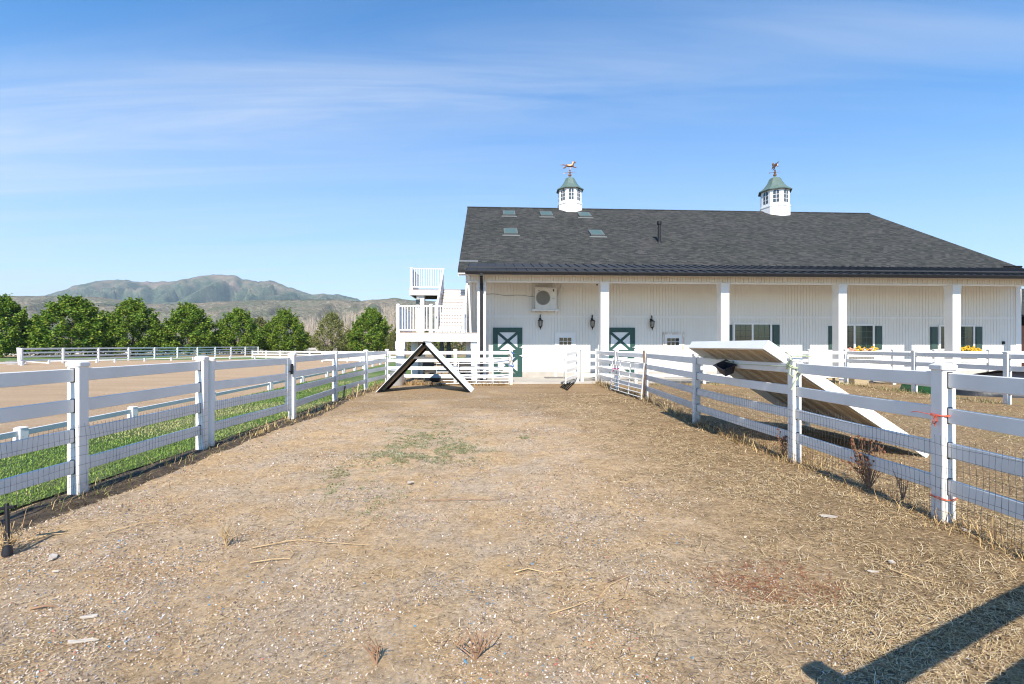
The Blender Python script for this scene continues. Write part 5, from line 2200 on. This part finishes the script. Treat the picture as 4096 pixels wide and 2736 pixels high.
Fc = np.concatenate([np.stack([i, i + n, i + 4 * n], 1), np.stack([i + n, i + 2 * n, i + 4 * n], 1), np.stack([i + 2 * n, i + 3 * n, i + 4 * n], 1), np.stack([i + 3 * n, i, i + 4 * n], 1)])
tn = tones(n, [(.50, .41, .32), (.43, .335, .25), (.31, .235, .17), (.42, .295, .185), (.13, .095, .065), (.60, .55, .50), (.08, .20, .31), (.46, .15, .11), (.27, .28, .31)], (.17, .2, .17, .18, .17, .055, .018, .007, .03))
tag(bulk('gravel_chips', V, Fc, M_chip, np.concatenate([tn] * 5)), 'pale gravel and shredded plastic chips mixed into the corral dirt', 'gravel', kind='stuff')

# low green weeds in the middle of the corral
cs = []
for (px, py, sx_, sy_, m_) in ((1710, 1745, .34, .22, 620), (1640, 1830, .40, .16, 640), (1800, 1790, .34, .18, 420), (1600, 1790, .22, .2, 260), (1740, 1700, .5, .3, 300), (1400, 1940, .12, .08, 130), (1350, 1890, .1, .1, 90), (1480, 2000, .25, .2, 110), (1850, 1810, .3, .2, 260), (2100, 1750, .08, .06, 60)):
    g0 = gnd(px, py)
    cs.append(np.column_stack([rng.normal(g0.x, sx_, m_), rng.normal(g0.y, sy_ * 1.6, m_)]))
P = np.concatenate(cs)
P = P[pnoise(P, 3.5, 20) > -.12]
P = np.repeat(P, 5, 0) + rng.normal(0, .018, (len(P) * 5, 2))
n = len(P)
V, Fc = blades(np.column_stack([P, gz(P)]), rng.random(n) * 2 * PI, rng.uniform(.15, 1.1, n), rng.uniform(.015, .036, n), np.full(n, .009), .2)
tn = tones(n, [(.22, .25, .12), (.16, .20, .085), (.28, .27, .15), (.33, .28, .17)], (.35, .3, .22, .13))
tag(bulk('weeds', V, Fc, M_grass, np.concatenate([tn] * 6)), 'patch of low grey-green weeds in the middle of the corral', 'weeds', kind='stuff')

# tall dry grass and rank growth along the fence lines


def along(pts, n, spread):
    pts = np.array(pts)
    seg = np.linalg.norm(np.diff(pts, axis=0), axis=1)
    k = rng.choice(len(seg), n, p=seg / seg.sum())
    f = rng.random(n)[:, None]
    return pts[k] * (1 - f) + pts[k + 1] * f + rng.normal(0, spread, (n, 2))


allV, allF, allT, off = [], [], [], 0
for pts, n0, sp, hgt, cols, cl in (
        ([(-4.50, 2.2), (-4.56, 4.9), (-4.66, 7.0)], 2600, .10, .11, [(.52, .37, .16), (.24, .16, .075), (.18, .2, .05), (.09, .06, .035)], 5),
        ([(-4.64, 7.2), (-4.66, 9.8), (-4.9, 12.9), (-5.1, 16.2), (-5.1, 18.9)], 4800, .11, .13, [(.56, .40, .17), (.66, .49, .22), (.22, .15, .07), (.12, .085, .05)], 5),
        ([(4.0, 2.5), (3.95, 4.2), (3.92, 6.4), (3.80, 9.4)], 3200, .10, .12, [(.52, .35, .15), (.32, .19, .08), (.16, .095, .045), (.64, .46, .21)], 5),
        ([(3.85, 9.5), (3.95, 13.6), (3.65, 16.1), (3.6, 19)], 3400, .10, .20, [(.45, .33, .16), (.32, .22, .12), (.2, .15, .08)], 5),
        ([(-5.2, 18.6), (-2.4, 18.4), (-.2, 18.3)], 2600, .16, .16, [(.50, .33, .14), (.40, .25, .10), (.2, .14, .08)], 4),
        ([(4.6, 18.6), (9, 18.4), (13.6, 18.4), (13.4, 15.4), (13.3, 12.4)], 3200, .2, .14, [(.45, .34, .17), (.3, .22, .11), (.2, .22, .08)], 4)):
    P = along(pts, n0, sp)
    P = P[(pnoise(P, 1.6, n0) + rng.normal(0, .15, len(P))) > -.12]
    n = len(P)
    d_ = P[:, 1]
    L_ = rng.gamma(3.0, hgt / 3.2, n) + .03
    V, Fc = blades(np.column_stack([P, gz(P)]), rng.random(n) * 2 * PI, rng.uniform(.35, 1.35, n), L_, .0022 + .0005 * d_, .35)
    allV.append(V)
    allF.append(Fc + off)
    off += len(V)
    allT.append(np.concatenate([tones(n, cols)] * 6))
tag(bulk('dry_grass', np.concatenate(allV), np.concatenate(allF), M_straw, np.concatenate(allT)), 'tall dry grass growing along the feet of the fences', 'dry grass', kind='stuff')

# dark crumbly soil ridge under the left fence
mb = MB()
spine = [(-4.63, 1.5), (-4.66, 3.0), (-4.70, 4.9), (-4.80, 7.0), (-4.80, 9.8), (-5.05, 12.9), (-5.26, 16.2), (-5.3, 19.0)]
rows = []
sp = np.array(spine)
ys_ = np.arange(1.5, 19.0, .12)
xs_ = np.interp(ys_, sp[:, 1], sp[:, 0])
for x, y in zip(xs_, ys_):
    row = []
    for j, (dx_, hz_) in enumerate(((-.16, -.01), (-.06, .03), (.06, .035), (.22, .025), (.40, -.03))):
        row.append((x + dx_ + .03 * mnoise.noise(Vector((y * 3, j, 0))), y, hz_ + (.03 * mnoise.noise(Vector((y * 4, j * 2, 5))) if 0 < j < 4 else 0)))
    rows.append(row)
vs = [p for r in rows for p in r]
fs = []
for i in range(len(rows) - 1):
    for j in range(4):
        a = i * 5 + j
        fs.append((a, a + 1, a + 6, a + 5))
mb.add(vs, fs)
m_, t_, b_, vec_ = newmat('fence_soil')
nn = nnoise(t_, vec_, 9, 8, .75)
t_.links.new(nramp(t_, nn, [(.34, (.03, .021, .014)), (.54, (.085, .06, .038)), (.74, (.24, .17, .10))]), b_.inputs['Base Color'])
b_.inputs['Roughness'].default_value = 1
bump(t_, b_, nn, 1.0, .06)
tag(mb.build('soil_bank', m_), kind='structure')

# ------------------------------------------------------------------ single sticks, weeds and debris
rd = random.Random(3)


def stick(name, label, pix, r0, material, z=.012):
    pts = [gnd(px, py) for px, py in pix]
    for i, p in enumerate(pts):
        p.z = ground_h(p.x, p.y) + z + .01 * math.sin(i * 2.1)
    mb = MB()
    mb.tube(pts, r0, 6, r0 * .4)
    return single(name, mb, material, label, 'stick', smooth=True)


M_strawstem = mat('straw_stem', (.50, .36, .19), .8, (.34, .23, .12), 30)
stick('stick', 'long bent straw stalk lying left of centre', [(1010, 2190), (1150, 2165), (1210, 2155), (1300, 2172), (1480, 2186)], .0055, M_strawstem)
stick('stick', 'hooked pale stalk below the long bent stalk', [(1000, 2250), (1090, 2240), (1160, 2228), (1175, 2212), (1160, 2198), (1135, 2190)], .0055, M_strawstem)
stick('stick', 'thin brown twig across the middle of the corral', [(1700, 2004), (1850, 2002), (1980, 2000), (2058, 1984)], .005, M_stem)
stick('stick', 'long thin stalk lying right of the bottom centre', [(2200, 2470), (2300, 2440), (2400, 2385), (2440, 2350), (2515, 2322)], .0045, M_strawstem)
stick('stick', 'short stalk crossing the end of the long thin stalk', [(2390, 2400), (2430, 2345), (2505, 2310), (2516, 2330), (2500, 2385)], .0035, M_stem)
stick('stick', 'flat straw bundle lying above the long thin stalk', [(2055, 2303), (2110, 2296), (2190, 2299), (2265, 2298)], .006, M_strawstem)
stick('stick', 'thin curved stalk near the right of the foreground', [(3500, 2240), (3560, 2275), (3660, 2300), (3780, 2330)], .006, M_strawstem)
stick('stick', 'short dark twig at the lower left', [(125, 2432), (180, 2428), (235, 2418)], .008, M_stem)
stick('stick', 'straw stalk pointing at the near left fence post', [(430, 2140), (560, 2105), (700, 2085)], .006, M_strawstem)
stick('stick', 'pale stalk lying along the left fence foot', [(110, 2160), (200, 2140), (280, 2128)], .008, M_strawstem)


def debris(name, label, px, py, l_, w_, h_, rz, material=None):
    g0 = gnd(px, py)
    mb = MB()
    rr_ = random.Random(px)
    poly = []
    for k in range(7):
        a = 2 * PI * k / 7 + rr_.uniform(-.3, .3)
        q = rr_.uniform(.72, 1.05)
        poly.append(Vector((math.cos(a) * q * l_ / 2, math.sin(a) * q * w_ / 2, h_ * rr_.uniform(0, .35))))
    mb.prism(poly, (0, 0, h_ * .3))
    ca, sa = math.cos(rz), math.sin(rz)
    mb.v = [(g0.x + a * ca - b2 * sa, g0.y + a * sa + b2 * ca, ground_h(g0.x, g0.y) + c + h_ * .2) for a, b2, c in mb.v]
    return single(name, mb, material or M_boulder, label, 'wood chip')


debris('wood_chip', 'pale flat wood chip near the left edge', 214, 2232, .13, .06, .03, -.9)
debris('wood_chip', 'long white bone-like chip at lower left', 355, 2460, .10, .03, .03, .25)
debris('wood_chip', 'white splinter lying lowest at left', 328, 2567, .17, .025, .025, .12)
debris('wood_chip', 'small white chip below the flat wood chip', 223, 2284, .05, .02, .02, .0)
debris('wood_chip', 'round white pebble in the middle of the corral', 1642, 1934, .09, .08, .05, .0)
debris('wood_chip', 'white rag scrap on the straw at right', 3317, 2075, .16, .06, .03, -.15)
debris('wood_chip', 'white pebble on the straw by the reddish patch', 3568, 2243, .045, .045, .035, 0)
debris('wood_chip', 'white splinter right of the reddish straw', 3490, 2277, .09, .03, .02, -.2)
debris('wood_chip', 'pale scrap lying below the near right post', 3862, 2125, .08, .07, .04, 0)


def dry_plant(px, py, hgt, n, label, heads=True, sp=.20, name='dry_weed', mat_s=None):
    g0 = gnd(px, py)
    root = thing(name, label, 'weed', g0)
    r = random.Random(px)
    ms, mh = MB(), MB()
    for i in range(n):
        a = r.uniform(0, 2 * PI)
        s0 = r.uniform(.2, 1) * sp
        hh = hgt * r.uniform(.45, 1.0)
        tip = Vector((math.cos(a) * s0, math.sin(a) * s0 * .7, hh))
        mid = tip * .5 + Vector((r.uniform(-.03, .03), 0, .02))
        ms.tube([(0, 0, 0), mid, tip], [.0045, .0035, .0025], 4)
        for q in range(3):
            f = r.uniform(.4, .9)
            b0 = Vector((0, 0, 0)).lerp(tip, f)
            e = b0 + Vector((r.uniform(-.07, .07), r.uniform(-.05, .05), r.uniform(.02, .1)))
            ms.tube([b0, e], [.003, .002], 3)
            if heads and r.random() < .7:
                m1 = MB()
                m1.ball(e, r.uniform(.009, .014), 6, 4)
                m1.build('seed_head', M_seed, root, world=False)
        if heads:
            m1 = MB()
            m1.ball(tip, r.uniform(.012, .018), 7, 4)
            m1.build('seed_head', M_seed, root, world=False)
    ms.build('stems', mat_s or M_stem, root, world=False)


dry_plant(3475, 1960, .62, 34, 'tall brown dried weed with round seed heads at the right fence', True, .26)
dry_plant(3610, 2010, .55, 7, 'thin dark dried weed beside the seed-headed one', False, .10)
dry_plant(3130, 1830, .42, 10, 'dried weed left of the rope-tied post', True, .16)
dry_plant(1900, 2640, .14, 8, 'small reddish weed sprig at the bottom, right of centre', False, .13)
dry_plant(1505, 2660, .12, 5, 'small dark weed sprig at the bottom centre', False, .05)
dry_plant(22, 2212, .20, 26, 'straw-coloured tuft round the foot of the black tool', False, .26, mat_s=M_strawstem)
dry_plant(905, 2185, .14, 8, 'straw-coloured weed tuft in the left gravel', False, .12, mat_s=M_strawstem)

# ------------------------------------------------------------------ air between here and the hills
mb = MB()
mb.box(-5200, 5200, -400, 5200, -1.5, 900)
hz = mb.build('haze', M_vinyl)
hz.data.materials.clear()
hm = bpy.data.materials.new('air')
hm.use_nodes = True
t = hm.node_tree
t.nodes.clear()
o_ = t.nodes.new("ShaderNodeOutputMaterial")
vv = t.nodes.new("ShaderNodeVolumePrincipled")
vv.inputs['Color'].default_value = (0.70, 0.86, 1.0, 1)
vv.inputs['Density'].default_value = 0.00011
vv.inputs['Anisotropy'].default_value = 0.0
t.links.new(vv.outputs[0], o_.inputs['Volume'])
hz.data.materials.append(hm)
tag(hz, 'thin blue air haze in front of the far mountains', 'haze', kind='stuff')
